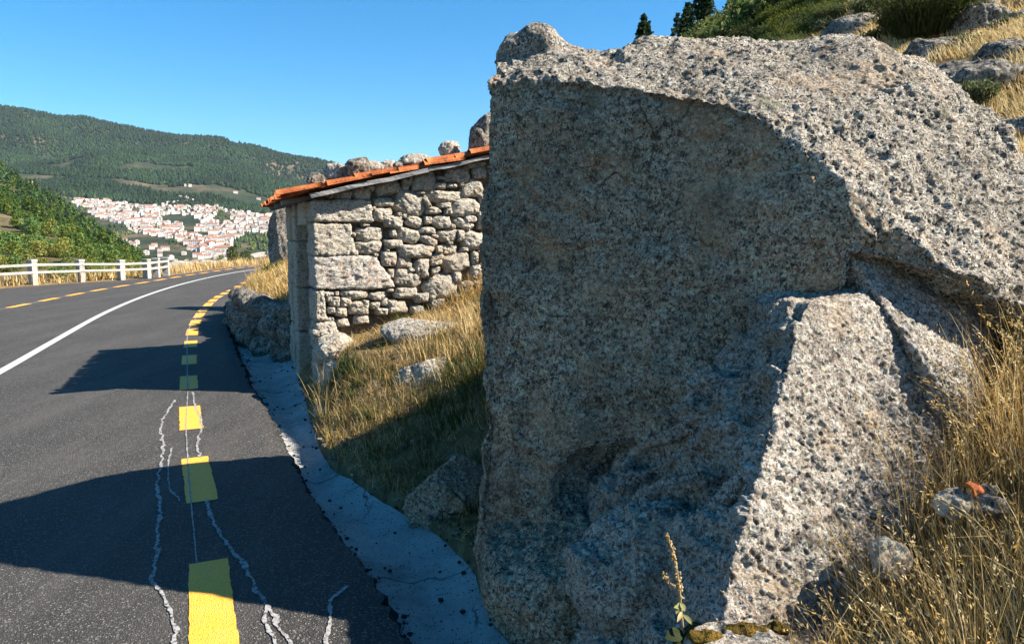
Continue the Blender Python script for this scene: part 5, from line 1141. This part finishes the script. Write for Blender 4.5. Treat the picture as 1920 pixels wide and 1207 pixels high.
for lin, a, b, n in ((ln_s, 13, 29, 110), (br, 4, 13, 30)):
    for _ in range(n):
        f = r_.uniform(a, b); p = lin[int(f)] + (r_.normal(size=3) * .004); s = r_.uniform(.0045, .0072); c = np.array([(.62, .43, .2), (.5, .32, .13), (.72, .55, .3)])[r_.integers(0, 3)]; caps.append((cV * s + p, cF, np.tile(c[None], (len(cV), 1))))
V, F, C = catm(caps); obj('seed_head', mesh_data('seed_head', V, F, M['leaf'], True, C), root)
def leaf_shape(base, tip, wd, nrmv, c):
    base, tip = np.asarray(base), np.asarray(tip); ax = tip - base; sd_ = nrm(np.cross(ax, nrmv)); s = np.linspace(0, 1, 9); w_ = wd * np.sin(np.pi * np.clip(s, .02, .98)) ** .7; mid_ = base + ax * s[:, None] + nrmv * (.25 * np.linalg.norm(ax) * s * (1 - s))[:, None] * 2
    V = np.stack([mid_ - sd_ * w_[:, None], mid_ + nrmv * -.003, mid_ + sd_ * w_[:, None]], 1).reshape(-1, 3); return V, gridF(9, 3), np.tile([c], (27, 1))
lv = []
for (bx, by_, tx, ty, wd, c) in [(1276, 1128, 1268, 1150, 0.0086, (.22, .23, .09)), (1276, 1128, 1284, 1146, 0.0078, (.27, .26, .11)), (1277, 1140, 1264, 1138, 0.0070, (.22, .23, .09)), (1276, 1118, 1283, 1122, 0.0055, (.4, .36, .2)), (1280, 1150, 1298, 1170, 0.0078, (.24, .24, .10)), (1279, 1145, 1270, 1165, 0.0062, (.45, .38, .2)),
                                 (1282, 1185, 1248, 1196, 0.0218, (.03, .042, .014)), (1283, 1178, 1318, 1178, 0.0203, (.03, .042, .014)), (1284, 1185, 1262, 1206, 0.0203, (.028, .038, .013)), (1284, 1185, 1310, 1200, 0.0203, (.032, .045, .015))]:  # bottom leaves coloured darker to carry the shade low on the plant
    lv.append(leaf_shape(pt(bx, by_, md_) - R0, pt(tx, ty, md_ - .03) - R0, wd, nrm([.1, -.6, .7]), c))
V, F, C = catm(lv); obj('leaves', mesh_data('leaves', V, F, M['leaf'], True, C), root)
print('OBJECTS', len(bpy.data.objects), 'POLYS', sum(len(m.polygons) for m in bpy.data.meshes))

# ================================================================== THE AIR
V, F = boxVF((0, 2600, 320), (9000, 5600, 980)); hz = obj('haze', mesh_data('haze', V, F, None, False)); tag(hz, 'thin blue air over the valley and the far mountain', 'haze', kind='stuff')
hm_ = bpy.data.materials.new('haze_air'); hm_.use_nodes = True; t_ = hm_.node_tree; t_.nodes.clear(); o_ = t_.nodes.new('ShaderNodeOutputMaterial'); pv = t_.nodes.new('ShaderNodeVolumePrincipled')
pv.inputs['Density'].default_value = .000028; pv.inputs['Color'].default_value = (.62, .76, .92, 1); pv.inputs['Anisotropy'].default_value = .1; t_.links.new(pv.outputs[0], o_.inputs['Volume']); hz.data.materials.append(hm_)
